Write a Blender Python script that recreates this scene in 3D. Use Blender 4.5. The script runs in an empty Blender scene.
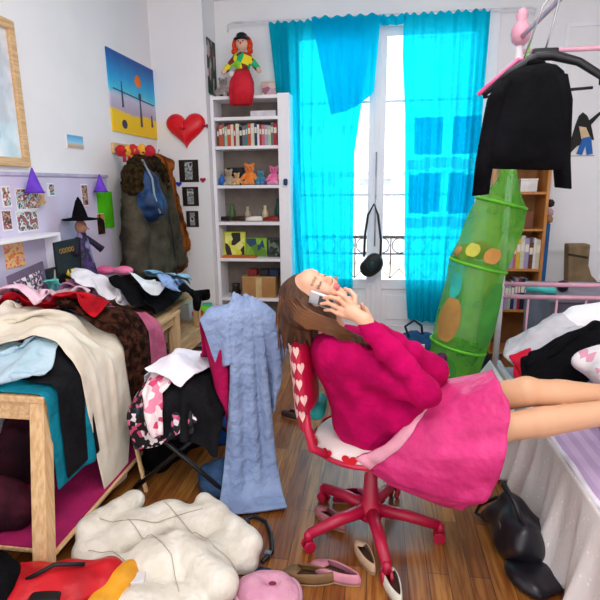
import bpy, math, random
import numpy as np
from mathutils import Vector, Matrix
C = bpy.context.scene.collection
PI = math.pi
random.seed(5)
rng = np.random.default_rng(5)

# ------------------------------------------------------------------ camera
F_PX, EYE = 510.0, 1.6
pit, yaw, rol = (math.radians(a) for a in (12.7, 8.3, -0.6))
fwd = np.array([-math.sin(yaw)*math.cos(pit), math.cos(yaw)*math.cos(pit), -math.sin(pit)])
rgt = np.array([math.cos(yaw), math.sin(yaw), 0.])
upv = np.cross(rgt, fwd)
RR = math.cos(rol)*rgt + math.sin(rol)*upv
UU = math.cos(rol)*upv - math.sin(rol)*rgt
cam = bpy.data.cameras.new('camera'); co = bpy.data.objects.new('camera', cam); C.objects.link(co)
cam.sensor_width = 36; cam.lens = 36*F_PX/600; cam.clip_start = .05
M = Matrix(((RR[0], UU[0], -fwd[0]), (RR[1], UU[1], -fwd[1]), (RR[2], UU[2], -fwd[2]))).to_4x4()
M.translation = (0, 0, EYE); co.matrix_world = M
bpy.context.scene.camera = co
E0 = np.array([0, 0, EYE])
def ray(u, v): return fwd + RR*(u-300)/F_PX - UU*(v-300)/F_PX
def AY(u, v, y): d = ray(u, v); return E0 + d*(y/d[1])          # the point seen there at distance y into the room
def AX(u, v, x): d = ray(u, v); return E0 + d*(x/d[0])
def AZ(u, v, z): d = ray(u, v); return E0 + d*((z-EYE)/d[2])

# ------------------------------------------------------------------ materials
def lin(c):
    if isinstance(c, str): c = [int(c[i:i+2], 16)/255 for i in (0, 2, 4)]
    return tuple((x/12.92 if x <= .04045 else ((x+.055)/1.055)**2.4) for x in c) + (1,)
_m = {}
def mat(name, col, rough=.7, col2=None, scale=8, bump=0, bscale=60, metal=0, kind='noise', bdist=.01, lo=.4, hi=.6, sheen=0, trans=0, spec=.3, stretch=None):
    if name in _m: return _m[name]
    m = bpy.data.materials.new(name); m.use_nodes = True; n = m.node_tree.nodes; l = m.node_tree.links
    b = n['Principled BSDF']; b.inputs['Roughness'].default_value = rough; b.inputs['Metallic'].default_value = metal
    b.inputs['Specular IOR Level'].default_value = spec
    if sheen: b.inputs['Sheen Weight'].default_value = sheen; b.inputs['Sheen Roughness'].default_value = .6
    b.inputs['Base Color'].default_value = lin(col)
    tc = n.new('ShaderNodeTexCoord'); mp = n.new('ShaderNodeMapping'); l.new(tc.outputs['Object'], mp.inputs[0])
    if stretch: mp.inputs['Scale'].default_value = stretch
    c2 = col2 or [max(0, x*.9) for x in [((v)**(1/2.2)) for v in lin(col)[:3]]]
    if kind == 'noise':
        t = n.new('ShaderNodeTexNoise'); t.inputs['Scale'].default_value = scale; t.inputs['Detail'].default_value = 4; out = t.outputs['Fac']
    elif kind == 'vor':
        t = n.new('ShaderNodeTexVoronoi'); t.inputs['Scale'].default_value = scale; out = t.outputs['Distance']
    elif kind == 'wave':
        t = n.new('ShaderNodeTexWave'); t.inputs['Scale'].default_value = scale; t.inputs['Distortion'].default_value = 1.5; out = t.outputs['Fac']
    l.new(mp.outputs[0], t.inputs['Vector'])
    r = n.new('ShaderNodeValToRGB'); e = r.color_ramp.elements
    e[0].position = lo; e[1].position = hi; e[0].color = lin(col); e[1].color = lin(c2)
    l.new(out, r.inputs[0]); l.new(r.outputs[0], b.inputs['Base Color'])
    if bump:
        t2 = n.new('ShaderNodeTexNoise'); t2.inputs['Scale'].default_value = bscale; t2.inputs['Detail'].default_value = 3
        l.new(mp.outputs[0], t2.inputs['Vector'])
        bp = n.new('ShaderNodeBump'); bp.inputs['Strength'].default_value = bump; bp.inputs['Distance'].default_value = bdist
        l.new(t2.outputs['Fac'], bp.inputs['Height']); l.new(bp.outputs[0], b.inputs['Normal'])
    if trans: b.inputs['Transmission Weight'].default_value = trans
    _m[name] = m; return m
def multi(name, cols, scale=10, rough=.6, kind='vor', stretch=None, bump=0):
    """a print: patches of several colours"""
    if name in _m: return _m[name]
    m = bpy.data.materials.new(name); m.use_nodes = True; n = m.node_tree.nodes; l = m.node_tree.links
    b = n['Principled BSDF']; b.inputs['Roughness'].default_value = rough; b.inputs['Specular IOR Level'].default_value = .3
    tc = n.new('ShaderNodeTexCoord'); mp = n.new('ShaderNodeMapping'); l.new(tc.outputs['Object'], mp.inputs[0])
    mp.inputs['Location'].default_value = (len(name)*.37, .21*len(_m), .13*len(_m))
    if stretch: mp.inputs['Scale'].default_value = stretch
    if kind == 'vor':
        t = n.new('ShaderNodeTexVoronoi'); t.inputs['Scale'].default_value = scale
        sp = n.new('ShaderNodeSeparateColor'); l.new(t.outputs['Color'], sp.inputs[0]); out = sp.outputs[0]
    else:
        t = n.new('ShaderNodeTexNoise'); t.inputs['Scale'].default_value = scale; t.inputs['Detail'].default_value = 1
        mr = n.new('ShaderNodeMapRange'); mr.inputs[1].default_value = .25; mr.inputs[2].default_value = .75; l.new(t.outputs['Fac'], mr.inputs[0]); out = mr.outputs[0]
    l.new(mp.outputs[0], t.inputs['Vector'])
    r = n.new('ShaderNodeValToRGB'); r.color_ramp.interpolation = 'CONSTANT' if kind == 'vor' else 'LINEAR'; e = r.color_ramp.elements
    while len(e) < len(cols): e.new(.5)
    for i, c in enumerate(cols): e[i].position = i/len(cols); 
    for i, c in enumerate(cols): e[i].color = lin(c)
    l.new(out, r.inputs[0]); l.new(r.outputs[0], b.inputs['Base Color'])
    _m[name] = m; return m
def attr_mat(name, rough=.5, bump=0, sss=0):
    m = bpy.data.materials.new(name); m.use_nodes = True; n = m.node_tree.nodes; l = m.node_tree.links
    b = n['Principled BSDF']; b.inputs['Roughness'].default_value = rough
    a = n.new('ShaderNodeAttribute'); a.attribute_name = 'Col'; l.new(a.outputs['Color'], b.inputs['Base Color'])
    if sss: b.inputs['Subsurface Weight'].default_value = sss; b.inputs['Subsurface Radius'].default_value = (.02, .008, .004); b.inputs['Subsurface Scale'].default_value = .5
    return m
def ramp_mat(name, stops, axis=2, lo=0, hi=1, rough=.6, noise=0):
    """printed colours that change along one object axis"""
    m = bpy.data.materials.new(name); m.use_nodes = True; n = m.node_tree.nodes; l = m.node_tree.links
    b = n['Principled BSDF']; b.inputs['Roughness'].default_value = rough
    tc = n.new('ShaderNodeTexCoord'); s = n.new('ShaderNodeSeparateXYZ'); l.new(tc.outputs['Object'], s.inputs[0])
    mr = n.new('ShaderNodeMapRange'); mr.inputs[1].default_value = lo; mr.inputs[2].default_value = hi
    if noise:
        t = n.new('ShaderNodeTexNoise'); t.inputs['Scale'].default_value = 9; l.new(tc.outputs['Object'], t.inputs['Vector'])
        ma = n.new('ShaderNodeMath'); ma.operation = 'MULTIPLY_ADD'; ma.inputs[1].default_value = noise; l.new(t.outputs['Fac'], ma.inputs[0]); l.new(s.outputs[axis], ma.inputs[2])
        l.new(ma.outputs[0], mr.inputs[0])
    else: l.new(s.outputs[axis], mr.inputs[0])
    r = n.new('ShaderNodeValToRGB'); e = r.color_ramp.elements
    while len(e) < len(stops): e.new(.5)
    for i, (p, c) in enumerate(stops): e[i].position = p
    for i, (p, c) in enumerate(stops): e[i].color = lin(c)
    l.new(mr.outputs[0], r.inputs[0]); l.new(r.outputs[0], b.inputs['Base Color']); return m

# ------------------------------------------------------------------ object plumbing
def link(name, V, Fc, m, parent=None, world=False, smooth=False, mats=None, fm=None, bevel=0, sub=0, solid=0, colors=None, loc=None, rot=None, off=-1):
    V = np.asarray(V, float).reshape(-1, 3)
    if world:
        o = np.array(parent.location) if parent is not None else np.array([V[:, 0].mean(), V[:, 1].mean(), V[:, 2].min()])
        V = V - o
        if parent is None: loc = o
    me = bpy.data.meshes.new(name); me.from_pydata(V.tolist(), [], [tuple(int(i) for i in f) for f in Fc]); me.update()
    for mm in (mats or [m]): me.materials.append(mm)
    if fm is not None: me.polygons.foreach_set('material_index', [int(x) for x in fm])
    if smooth: me.polygons.foreach_set('use_smooth', [True]*len(me.polygons))
    if colors is not None:
        a = me.color_attributes.new('Col', 'FLOAT_COLOR', 'POINT'); a.data.foreach_set('color', np.asarray(colors, np.float32).ravel())
    ob = bpy.data.objects.new(name, me); C.objects.link(ob)
    if parent is not None: ob.parent = parent
    if loc is not None: ob.location = tuple(float(x) for x in loc)
    if rot is not None: ob.rotation_euler = rot
    if solid: s = ob.modifiers.new('s', 'SOLIDIFY'); s.thickness = solid; s.offset = off
    if bevel: b = ob.modifiers.new('b', 'BEVEL'); b.width = bevel; b.segments = 2; b.limit_method = 'ANGLE'; b.angle_limit = .6
    if sub: s = ob.modifiers.new('u', 'SUBSURF'); s.levels = sub; s.render_levels = sub
    return ob
def tag(o, label, cat=None, group=None, kind=None):
    if label: o['label'] = label
    if cat: o['category'] = cat
    if group: o['group'] = group
    if kind: o['kind'] = kind
    return o
def thing(name, label, cat, loc=(0, 0, 0), rz=0, group=None):
    o = bpy.data.objects.new(name, None); o.empty_display_size = .05; C.objects.link(o)
    o.location = tuple(float(x) for x in loc); o.rotation_euler = (0, 0, rz)
    return tag(o, label, cat, group)
def struct(o): o['kind'] = 'structure'; return o
def kids(o): return [c for c in C.objects if c.parent == o]
def dup(o, loc, rz=None, label=None, parent=None):
    c = o.copy(); C.objects.link(c)
    if parent is None: c.location = tuple(float(x) for x in loc)
    else: c.parent = parent
    if rz is not None: c.rotation_euler = (c.rotation_euler[0], c.rotation_euler[1], rz)
    if label: c['label'] = label
    for k in kids(o): dup(k, None, parent=c)
    return c

class MB:
    def __init__(s): s.V = []; s.F = []; s.M = []; s.mi = 0
    def add(s, V, Fc):
        k = len(s.V); s.V += [tuple(float(c) for c in v) for v in V]; s.F += [tuple(int(i)+k for i in f) for f in Fc]; s.M += [s.mi]*len(Fc); return s
    def box(s, a, b, T=None):
        x0, y0, z0 = a; x1, y1, z1 = b
        V = [(x, y, z) for z in (z0, z1) for y in (y0, y1) for x in (x0, x1)]
        if T is not None: V = [T(v) for v in V]
        return s.add(V, [(0, 2, 3, 1), (4, 5, 7, 6), (0, 1, 5, 4), (2, 6, 7, 3), (0, 4, 6, 2), (1, 3, 7, 5)])
    def cbox(s, c, d, rz=0, T=None):
        cs, sn = math.cos(rz), math.sin(rz)
        return s.box([-d[0]/2, -d[1]/2, -d[2]/2], [d[0]/2, d[1]/2, d[2]/2], lambda v: (c[0]+v[0]*cs-v[1]*sn, c[1]+v[0]*sn+v[1]*cs, c[2]+v[2]))
    def tube(s, P, r, n=10, closed=False, cap=True):
        P = [np.array(p, float) for p in P]; R = r if hasattr(r, '__len__') else [r]*len(P)
        V = []; prev = None
        for i, p in enumerate(P):
            if closed: t = P[(i+1) % len(P)]-P[i-1]
            else: t = P[min(i+1, len(P)-1)]-P[max(i-1, 0)]
            t = t/(np.linalg.norm(t)+1e-9)
            if prev is None:
                a = np.array([0, 0, 1.]) if abs(t[2]) < .9 else np.array([1., 0, 0]); prev = np.cross(t, a)
            prev = prev - t*(prev@t); prev /= np.linalg.norm(prev)+1e-9; b = np.cross(t, prev)
            V += [p+R[i]*(math.cos(2*PI*k/n)*prev+math.sin(2*PI*k/n)*b) for k in range(n)]
        L = len(P); Fc = []
        for i in range(L if closed else L-1):
            j = (i+1) % L
            Fc += [(i*n+k, i*n+(k+1) % n, j*n+(k+1) % n, j*n+k) for k in range(n)]
        if not closed and cap: Fc += [tuple(range(n-1, -1, -1)), tuple((L-1)*n+k for k in range(n))]
        return s.add(V, Fc)
    def lathe(s, prof, c=(0, 0, 0), n=20, T=None):
        V = []; 
        for r, z in prof: V += [(c[0]+r*math.cos(2*PI*k/n), c[1]+r*math.sin(2*PI*k/n), c[2]+z) for k in range(n)]
        if T is not None: V = [T(v) for v in V]
        Fc = [(i*n+k, i*n+(k+1) % n, (i+1)*n+(k+1) % n, (i+1)*n+k) for i in range(len(prof)-1) for k in range(n)]
        Fc += [tuple(range(n-1, -1, -1)), tuple((len(prof)-1)*n+k for k in range(n))]
        return s.add(V, Fc)
    def prism(s, poly, ax, a, b):
        """poly: 2-D outline; ax: the axis it is pushed along"""
        def q(p, t): 
            return {0: (t, p[0], p[1]), 1: (p[0], t, p[1]), 2: (p[0], p[1], t)}[ax]
        n = len(poly); V = [q(p, a) for p in poly]+[q(p, b) for p in poly]
        return s.add(V, [tuple(range(n)), tuple(range(2*n-1, n-1, -1))]+[(i, i+n, (i+1) % n+n, (i+1) % n) for i in range(n)])
    def build(s, name, m, parent=None, **kw):
        if isinstance(m, list): return link(name, s.V, s.F, None, parent, mats=m, fm=s.M, **kw)
        return link(name, s.V, s.F, m, parent, **kw)

class Field:
    """signed distances on a grid, blended, then meshed"""
    def __init__(s, lo, hi, h):
        s.lo = np.array(lo, float); s.h = h; s.n = np.ceil((np.array(hi)-s.lo)/h).astype(int)+1
        s.v = np.full(tuple(s.n), .05, np.float32)
    def blk(s, lo, hi, pad):
        a = np.clip(np.floor((np.array(lo)-pad-s.lo)/s.h).astype(int), 0, s.n-1); b = np.clip(np.ceil((np.array(hi)+pad-s.lo)/s.h).astype(int)+1, 1, s.n)
        g = np.meshgrid(*[s.lo[i]+s.h*np.arange(a[i], b[i]) for i in range(3)], indexing='ij')
        return tuple(slice(a[i], b[i]) for i in range(3)), np.stack(g, -1)
    def mix(s, sl, d, k):
        if min(d.shape) == 0: return
        v = s.v[sl]
        if k > 0: h = np.clip(.5+.5*(v-d)/k, 0, 1); s.v[sl] = v*(1-h)+d*h-k*h*(1-h)
        else: s.v[sl] = np.minimum(v, d)
    def cap(s, a, b, ra, rb=None, k=.01, flat=None):
        a = np.array(a, float); b = np.array(b, float); rb = ra if rb is None else rb; r = max(ra, rb)
        fl = 1 if flat is None else max(1, flat[1])
        sl, P = s.blk(np.minimum(a, b)-r*fl, np.maximum(a, b)+r*fl, .03+k)
        if flat is not None:                      # (unit axis, stretch): the round section is stretched along that axis
            ax = np.array(flat[0], float); ax /= np.linalg.norm(ax); f = 1/flat[1]-1
            P = P + ((P-a)@ax)[..., None]*ax*f; bb = b+((b-a)@ax)*ax*f
        else: bb = b
        ab = bb-a; t = np.clip(((P-a)@ab)/max(ab@ab, 1e-9), 0, 1)
        s.mix(sl, np.linalg.norm(P-a-t[..., None]*ab, axis=-1)-(ra+(rb-ra)*t), k); return s
    def ell(s, c, r, k=.01, axes=None, sub=False):
        c = np.array(c, float); r = np.array(r, float) if hasattr(r, '__len__') else np.array([r]*3, float)
        R = r.max(); sl, P = s.blk(c-R, c+R, .03+k); q = P-c
        if axes is not None: q = q@np.array(axes).T
        k0 = np.linalg.norm(q/r, axis=-1); k1 = np.linalg.norm(q/(r*r), axis=-1)+1e-9; d = k0*(k0-1)/k1
        if sub:
            v = s.v[sl]; h = np.clip(.5-.5*(v+d)/k, 0, 1); s.v[sl] = v*(1-h)-d*h+k*h*(1-h)
        else: s.mix(sl, d, k)
        return s
    def noise(s, amp, freq, seed=0):
        g = np.random.default_rng(seed); X = [s.lo[i]+s.h*np.arange(s.n[i]) for i in range(3)]
        for _ in range(7):
            w = g.normal(size=3)*freq; ph = g.uniform(0, 6.28, 3)
            s.v += (amp*np.sin(X[0]*w[0]+ph[0])[:, None, None]*np.sin(X[1]*w[1]+ph[1])[None, :, None]*np.sin(X[2]*w[2]+ph[2])[None, None, :]).astype(np.float32)
        return s
    def floor(s, z):
        i = int(max(0, math.ceil((z-s.lo[2])/s.h))); s.v[:, :, :i] = np.maximum(s.v[:, :, :i], .01)
        return s
    def mesh(s):
        v = s.v; I = v < 0; n = np.array(v.shape)
        corners = [(i, j, k) for i in (0, 1) for j in (0, 1) for k in (0, 1)]
        def sub(c): return tuple(slice(c[i], n[i]-1+c[i]) for i in range(3))
        cnt = sum(I[sub(c)].astype(np.int8) for c in corners); act = (cnt > 0) & (cnt < 8)
        idx = np.argwhere(act); acc = np.zeros((len(idx), 3)); num = np.zeros(len(idx))
        for ax in range(3):
            for c in corners:
                if c[ax]: continue
                d = list(c); d[ax] = 1
                a = v[tuple((idx+c).T)]; b = v[tuple((idx+d).T)]; x = (a < 0) != (b < 0)
                t = np.where(x, a/np.where(a == b, 1, a-b), 0); p = np.array(c, float)[None].repeat(len(idx), 0); p[:, ax] = t
                acc += p*x[:, None]; num += x
        V = s.lo+s.h*(idx+acc/num[:, None])
        ids = -np.ones(tuple(n-1), np.int64); ids[tuple(idx.T)] = np.arange(len(idx)); Fs = []
        for ax in range(3):
            u, w = (ax+1) % 3, (ax+2) % 3
            a = I[tuple(slice(0, n[i]-1) if i == ax else slice(None) for i in range(3))]; b = I[tuple(slice(1, n[i]) if i == ax else slice(None) for i in range(3))]
            E = np.argwhere(a != b); E = E[(E[:, u] > 0) & (E[:, w] > 0) & (E[:, u] < n[u]-1) & (E[:, w] < n[w]-1)]
            ins = I[tuple(E.T)]
            def g(du, dw): e = E.copy(); e[:, u] += du; e[:, w] += dw; return ids[tuple(e.T)]
            q = np.stack([g(-1, -1), g(0, -1), g(0, 0), g(-1, 0)], 1); q[~ins] = q[~ins][:, ::-1]; Fs.append(q)
        return V, np.concatenate(Fs)
    def build(s, name, m, parent=None, relax=1, **kw):
        V, Fc = s.mesh()
        o = link(name, V, Fc, m, parent, world=True, smooth=True, **kw)
        if relax: r = o.modifiers.new('r', 'SMOOTH'); r.iterations = relax; r.factor = .5
        return o

# ------------------------------------------------------------------ cloth that falls on what is there
COLL = []                    # boxes (lo, hi)
SPH = []                     # spheres (c, r)
HX0, HY0, HR = -2.1, .6, .015
HM = np.zeros((int(5.0/HR), int(4.8/HR)))
def hm_at(x, y):
    i = np.clip(((x-HX0)/HR).astype(int), 0, HM.shape[0]-1); j = np.clip(((y-HY0)/HR).astype(int), 0, HM.shape[1]-1); return HM[i, j]
def hm_box(lo, hi):
    i0, i1 = int((lo[0]-HX0)/HR), int((hi[0]-HX0)/HR); j0, j1 = int((lo[1]-HY0)/HR), int((hi[1]-HY0)/HR)
    HM[max(i0, 0):i1+1, max(j0, 0):j1+1] = np.maximum(HM[max(i0, 0):i1+1, max(j0, 0):j1+1], hi[2])
def solid_box(lo, hi): COLL.append((np.array(lo, float), np.array(hi, float))); hm_box(lo, hi)
def hm_lump(c, rx, ry, h):
    X = HX0+HR*np.arange(HM.shape[0])[:, None]; Y = HY0+HR*np.arange(HM.shape[1])[None]
    q = ((X-c[0])/rx)**2+((Y-c[1])/ry)**2; HM[:] = np.where(q < 1, np.maximum(HM, c[2]+h*np.sqrt(np.clip(1-q, 0, 1))), HM)
def hm_noise(lo, hi, amp, seed=3, fr=16):
    i0, i1 = int((lo[0]-HX0)/HR), int((hi[0]-HX0)/HR); j0, j1 = int((lo[1]-HY0)/HR), int((hi[1]-HY0)/HR); g = np.random.default_rng(seed)
    X = HX0+HR*np.arange(i0, i1)[:, None]; Y = HY0+HR*np.arange(j0, j1)[None]; n = 0
    for _ in range(8): w = g.normal(size=2)*fr; n = n+np.sin(X*w[0]+Y*w[1]+g.uniform(0, 6))
    HM[i0:i1, j0:j1] += amp*np.clip(n/3+.5, 0, 1.5)
def taper(P, f):
    c = P.mean(1, keepdims=True)
    for i in range(P.shape[0]): s, o = f(i/(P.shape[0]-1)); P[i, :, 1] = c[i, 0, 1]+(P[i, :, 1]-c[i, 0, 1])*s+o
    return P
def drape(P, mask=None, rest=1.0, steps=130, layer=1, pins=None, crumple=.02, seed=0, fric=.6, g=9.8, dt=.016, iters=12, upd=True, zc=.14, stiff=.1, wind=None, restv=None):
    """P: (nu, nv, 3) start; rest: how much longer the cloth is than its start spacing"""
    r = np.random.default_rng(seed); nu, nv = P.shape[:2]
    if mask is None: mask = np.ones((nu, nv), bool)
    L0 = P.copy(); X = P.reshape(-1, 3).copy(); idx = np.arange(nu*nv).reshape(nu, nv); mk = mask.ravel()
    cons = []
    du = P[-1, nv//2]-P[0, nv//2]; du = du/np.linalg.norm(du); rv_ = rest if restv is None else restv
    X0 = X.copy(); dv = np.array([-du[1], du[0], 0]); X = np.stack([((X-X[0])@du)*rest, ((X-X[0])@dv)*rv_, np.zeros(len(X))], 1); sc_uv = 1.
    def add(A, B, w):
        A = A.ravel(); B = B.ravel(); ok = mk[A] & mk[B]; A, B = A[ok], B[ok]
        if len(A): cons.append((A, B, np.linalg.norm((X[A]-X[B])*sc_uv, axis=1), w))
    for o in (0, 1):
        add(idx[o:-1:2], idx[o+1::2][:len(idx[o:-1:2])], 1.); add(idx[:, o:-1:2], idx[:, o+1::2][:, :idx[:, o:-1:2].shape[1]], 1.)
        for q in (0, 1):
            a = idx[o:-1:2, q:-1:2]; add(a, idx[o+1::2, q+1::2][:a.shape[0], :a.shape[1]], .4)
            b = idx[o+1::2, q:-1:2]; b = b[:a.shape[0], :a.shape[1]]; a2 = idx[o:-1:2, q+1::2][:b.shape[0], :b.shape[1]]; add(b[:a2.shape[0]], a2, .4)
    for o in range(4):
        a = idx[o:-2:4]; add(a, idx[o+2::4][:len(a)], stiff); a = idx[:, o:-2:4]; add(a, idx[:, o+2::4][:, :a.shape[1]], stiff)
    X = X0
    # crumple the start
    for _ in range(5):
        w = r.normal(size=2)*18; ph = r.uniform(0, 6.28)
        X[:, 2] += crumple*np.sin(X[:, 0]*w[0]+X[:, 1]*w[1]+ph)
    X += r.normal(size=X.shape)*.004
    th = .006+.005*layer; Vv = np.zeros_like(X)
    pin = None
    if pins is not None: pin = idx[pins].ravel(); pp = X[pin].copy()
    for st in range(steps):
        Xp = X.copy(); Vv[:, 2] -= g*dt; Vv *= .975
        if wind is not None and st < steps//2: Vv += np.array(wind)*dt
        X = X+Vv*dt
        for it in range(iters):
            for A, B, L, w in cons:
                d = X[B]-X[A]; n = np.linalg.norm(d, axis=1)+1e-9
                c = (d*((n-L)/n*.5*w)[:, None]); X[A] += c; X[B] -= c
            if pin is not None: X[pin] = pp
            if it % 3 == 2 or it == iters-1:
                hit = np.zeros(len(X), bool)
                for lo, hi in COLL:
                    l = lo-th; h = hi+th; ins = np.all((X > l) & (X < h), axis=1)
                    if ins.any():
                        q = X[ins]; dd = np.concatenate([q-l, h-q], 1); dd[:, 2] += .2   # never out through the underside
                        k = dd.argmin(1); ar = np.arange(len(q)); ax = k % 3; q[ar, ax] = np.where(k < 3, l[ax], h[ax]); X[ins] = q; hit |= ins
                for c, rr in SPH:
                    d = X-c; n = np.linalg.norm(d, axis=1); ins = n < rr+th
                    if ins.any(): X[ins] = c+d[ins]/n[ins, None]*(rr+th); hit |= ins
                H = hm_at(X[:, 0], X[:, 1])+th; ins = (X[:, 2] < H) & ((X[:, 2] > H-zc) | (H < .2)); X[ins, 2] = H[ins]; hit |= ins
                fl = X[:, 2] < .006; X[fl, 2] = .006; hit |= fl
                X[hit, :2] = Xp[hit, :2]*fric+X[hit, :2]*(1-fric)
        Vv = (X-Xp)/dt; sp = np.linalg.norm(Vv, axis=1); b = sp > 3; Vv[b] *= (3/sp[b])[:, None]
    if upd:
        G = X.reshape(nu, nv, 3)
        for a in np.linspace(0, 1, 3)[:2]:
            for b2 in (0, .5):
                Q = G[:-1, :-1]*(1-a)*(1-b2)+G[1:, :-1]*a*(1-b2)+G[:-1, 1:]*(1-a)*b2+G[1:, 1:]*a*b2
                Q = Q.reshape(-1, 3)[(mask[:-1, :-1]).ravel()]
                i = ((Q[:, 0]-HX0)/HR).astype(int); j = ((Q[:, 1]-HY0)/HR).astype(int); ok = (i > 0) & (j > 0) & (i < HM.shape[0]-1) & (j < HM.shape[1]-1)
                for di in (0, 1):
                    for dj in (0, 1):
                        I, J, zz = i[ok]+di, j[ok]+dj, Q[ok, 2]; cl = (zz-HM[I, J] < .13); np.maximum.at(HM, (I[cl], J[cl]), zz[cl])
    return X.reshape(nu, nv, 3)
def sheet(c, a, b, nu, nv, rz=0):
    """flat start grid: centre c, size a x b"""
    u = np.linspace(-a/2, a/2, nu)[:, None].repeat(nv, 1); v = np.linspace(-b/2, b/2, nv)[None].repeat(nu, 0)
    return np.stack([c[0]+u*math.cos(rz)-v*math.sin(rz), c[1]+u*math.sin(rz)+v*math.cos(rz), np.full_like(u, c[2])], -1)
def grid_faces(nu, nv, mask=None):
    idx = np.arange(nu*nv).reshape(nu, nv); q = np.stack([idx[:-1, :-1], idx[1:, :-1], idx[1:, 1:], idx[:-1, 1:]], -1).reshape(-1, 4)
    if mask is not None: ok = mask.ravel()[q].all(1); q = q[ok]
    return q
def cloth(name, P, m, mask=None, parent=None, thick=.006, sub=1, **kw):
    q = grid_faces(P.shape[0], P.shape[1], mask); V = P.reshape(-1, 3); us = np.unique(q); mp = -np.ones(len(V), int); mp[us] = np.arange(len(us))
    return link(name, V[us], mp[q], m, parent, world=True, smooth=True, solid=thick, sub=sub, off=0, **kw)
def shirt_mask(nu, nv, sl=.22, neck=True, long=False):
    """body down the v axis, sleeves out at the top"""
    m = np.zeros((nu, nv), bool); a, b = int(nu*.27), int(nu*.73); m[a:b, :] = 1; m[:, int(nv*(1-sl)):] = 1
    if neck: m[int(nu*.43):int(nu*.57), int(nv*.93):] = 0
    return m
def trouser_mask(nu, nv):
    m = np.ones((nu, nv), bool); m[int(nu*.46):int(nu*.54), :int(nv*.7)] = 0; return m
# ================================================================== room
XL, XR, YB, ZC, YF = -2.05, 2.75, 5.15, 3.42, -1.3
white = mat('wall_paint', 'f0eeef', .8, 'ebe9eb', scale=1.5, bump=.05, bscale=40)
wtrim = mat('white_trim', 'f2f0f4', .45, 'eceaf0', scale=3)
wood_l = mat('pale_wood', 'dcb98c', .5, 'c9a070', scale=6, stretch=(12, 1, 12))
wood_lx = mat('pale_wood_upright', 'dcb98c', .5, 'c9a070', scale=6, stretch=(12, 12, 1))
black = mat('black_plastic', '141416', .35, '1c1c20', scale=5)
blackc = mat('black_cloth', '08080a', .9, '0e0e12', scale=6, bump=.7, bscale=14, bdist=.02, spec=.08)
metal = mat('grey_metal', 'a8a8ac', .35, '909094', metal=.8, scale=5)

# wood floor: strips of brown oak running into the room
def floor_mat():
    m = bpy.data.materials.new('oak_boards'); m.use_nodes = True; n = m.node_tree.nodes; l = m.node_tree.links; b = n['Principled BSDF']
    tc = n.new('ShaderNodeTexCoord'); mp = n.new('ShaderNodeMapping'); l.new(tc.outputs['Object'], mp.inputs[0]); mp.inputs['Rotation'].default_value = (0, 0, PI/2)
    br = n.new('ShaderNodeTexBrick'); l.new(mp.outputs[0], br.inputs[0]); br.inputs['Scale'].default_value = 1; br.offset = .37
    br.inputs['Brick Width'].default_value = .95; br.inputs['Row Height'].default_value = .085; br.inputs['Mortar Size'].default_value = .0018; br.inputs['Mortar Smooth'].default_value = .3
    br.inputs['Color1'].default_value = lin('ad7638'); br.inputs['Color2'].default_value = lin('824c22'); br.inputs['Mortar'].default_value = lin('3a2010')
    mp2 = n.new('ShaderNodeMapping'); l.new(tc.outputs['Object'], mp2.inputs[0]); mp2.inputs['Scale'].default_value = (26, 1.6, 1)
    t = n.new('ShaderNodeTexNoise'); t.inputs['Scale'].default_value = 2.2; t.inputs['Detail'].default_value = 6; t.inputs['Distortion'].default_value = .8; l.new(mp2.outputs[0], t.inputs['Vector'])
    r = n.new('ShaderNodeValToRGB'); r.color_ramp.elements[0].position = .35; r.color_ramp.elements[0].color = lin('b08058'); r.color_ramp.elements[1].position = .62; r.color_ramp.elements[1].color = (1, 1, 1, 1)
    l.new(t.outputs['Fac'], r.inputs[0])
    mx = n.new('ShaderNodeMix'); mx.data_type = 'RGBA'; mx.blend_type = 'MULTIPLY'; mx.inputs[0].default_value = .85
    l.new(br.outputs['Color'], mx.inputs[6]); l.new(r.outputs[0], mx.inputs[7]); l.new(mx.outputs[2], b.inputs['Base Color'])
    b.inputs['Roughness'].default_value = .32; b.inputs['Specular IOR Level'].default_value = .5
    bp = n.new('ShaderNodeBump'); bp.inputs['Strength'].default_value = .25; bp.inputs['Distance'].default_value = .004; l.new(br.outputs['Fac'], bp.inputs['Height']); bp.invert = True; l.new(bp.outputs[0], b.inputs['Normal'])
    return m
struct(MB().box((XL-.1, YF, -.05), (XR+.1, YB+.12, 0)).build('floor', floor_mat()))
struct(MB().box((XL-.1, YF, ZC), (XR+.1, YB+.12, ZC+.06)).build('ceiling', white))
struct(MB().box((XL-.1, YF, 0), (XL, YB, ZC)).build('wall_left', white))
struct(MB().box((XR, YF, 0), (XR+.1, YB, ZC)).build('wall_right', white))
WX0, WX1, WZ0, WZ1 = -.86, 1.0, .06, 3.04
b = MB().box((XL-.1, YB, 0), (WX0, YB+.12, ZC)).box((WX1, YB, 0), (XR+.1, YB+.12, ZC)).box((WX0, YB, WZ1), (WX1, YB+.12, ZC)).box((WX0, YB, 0), (WX1, YB+.12, WZ0))
struct(b.build('wall_back', white))
# chimney breast between the left wall and the bookcase
BX = -1.545
struct(MB().box((XL, 4.78, 0), (BX, YB, ZC)).build('wall_breast', white))
cor = MB().box((BX, YB-.05, ZC-.12), (XR, YB, ZC)).box((BX, YB-.09, ZC-.05), (XR, YB-.05, ZC))
struct(cor.build('trim_1', wtrim, bevel=.01))
struct(MB().box((XL, 4.73, ZC-.12), (BX, 4.78, ZC)).box((XL, YF, ZC-.12), (XL+.05, 4.78, ZC)).build('trim_2', wtrim, bevel=.01))
struct(MB().box((WX1+.02, YB-.015, 0), (XR, YB, .12)).build('baseboard_back', wtrim, bevel=.004))
struct(MB().box((XL, YF, 0), (XL+.015, 4.78, .12)).build('baseboard_left', wtrim, bevel=.004))
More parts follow.
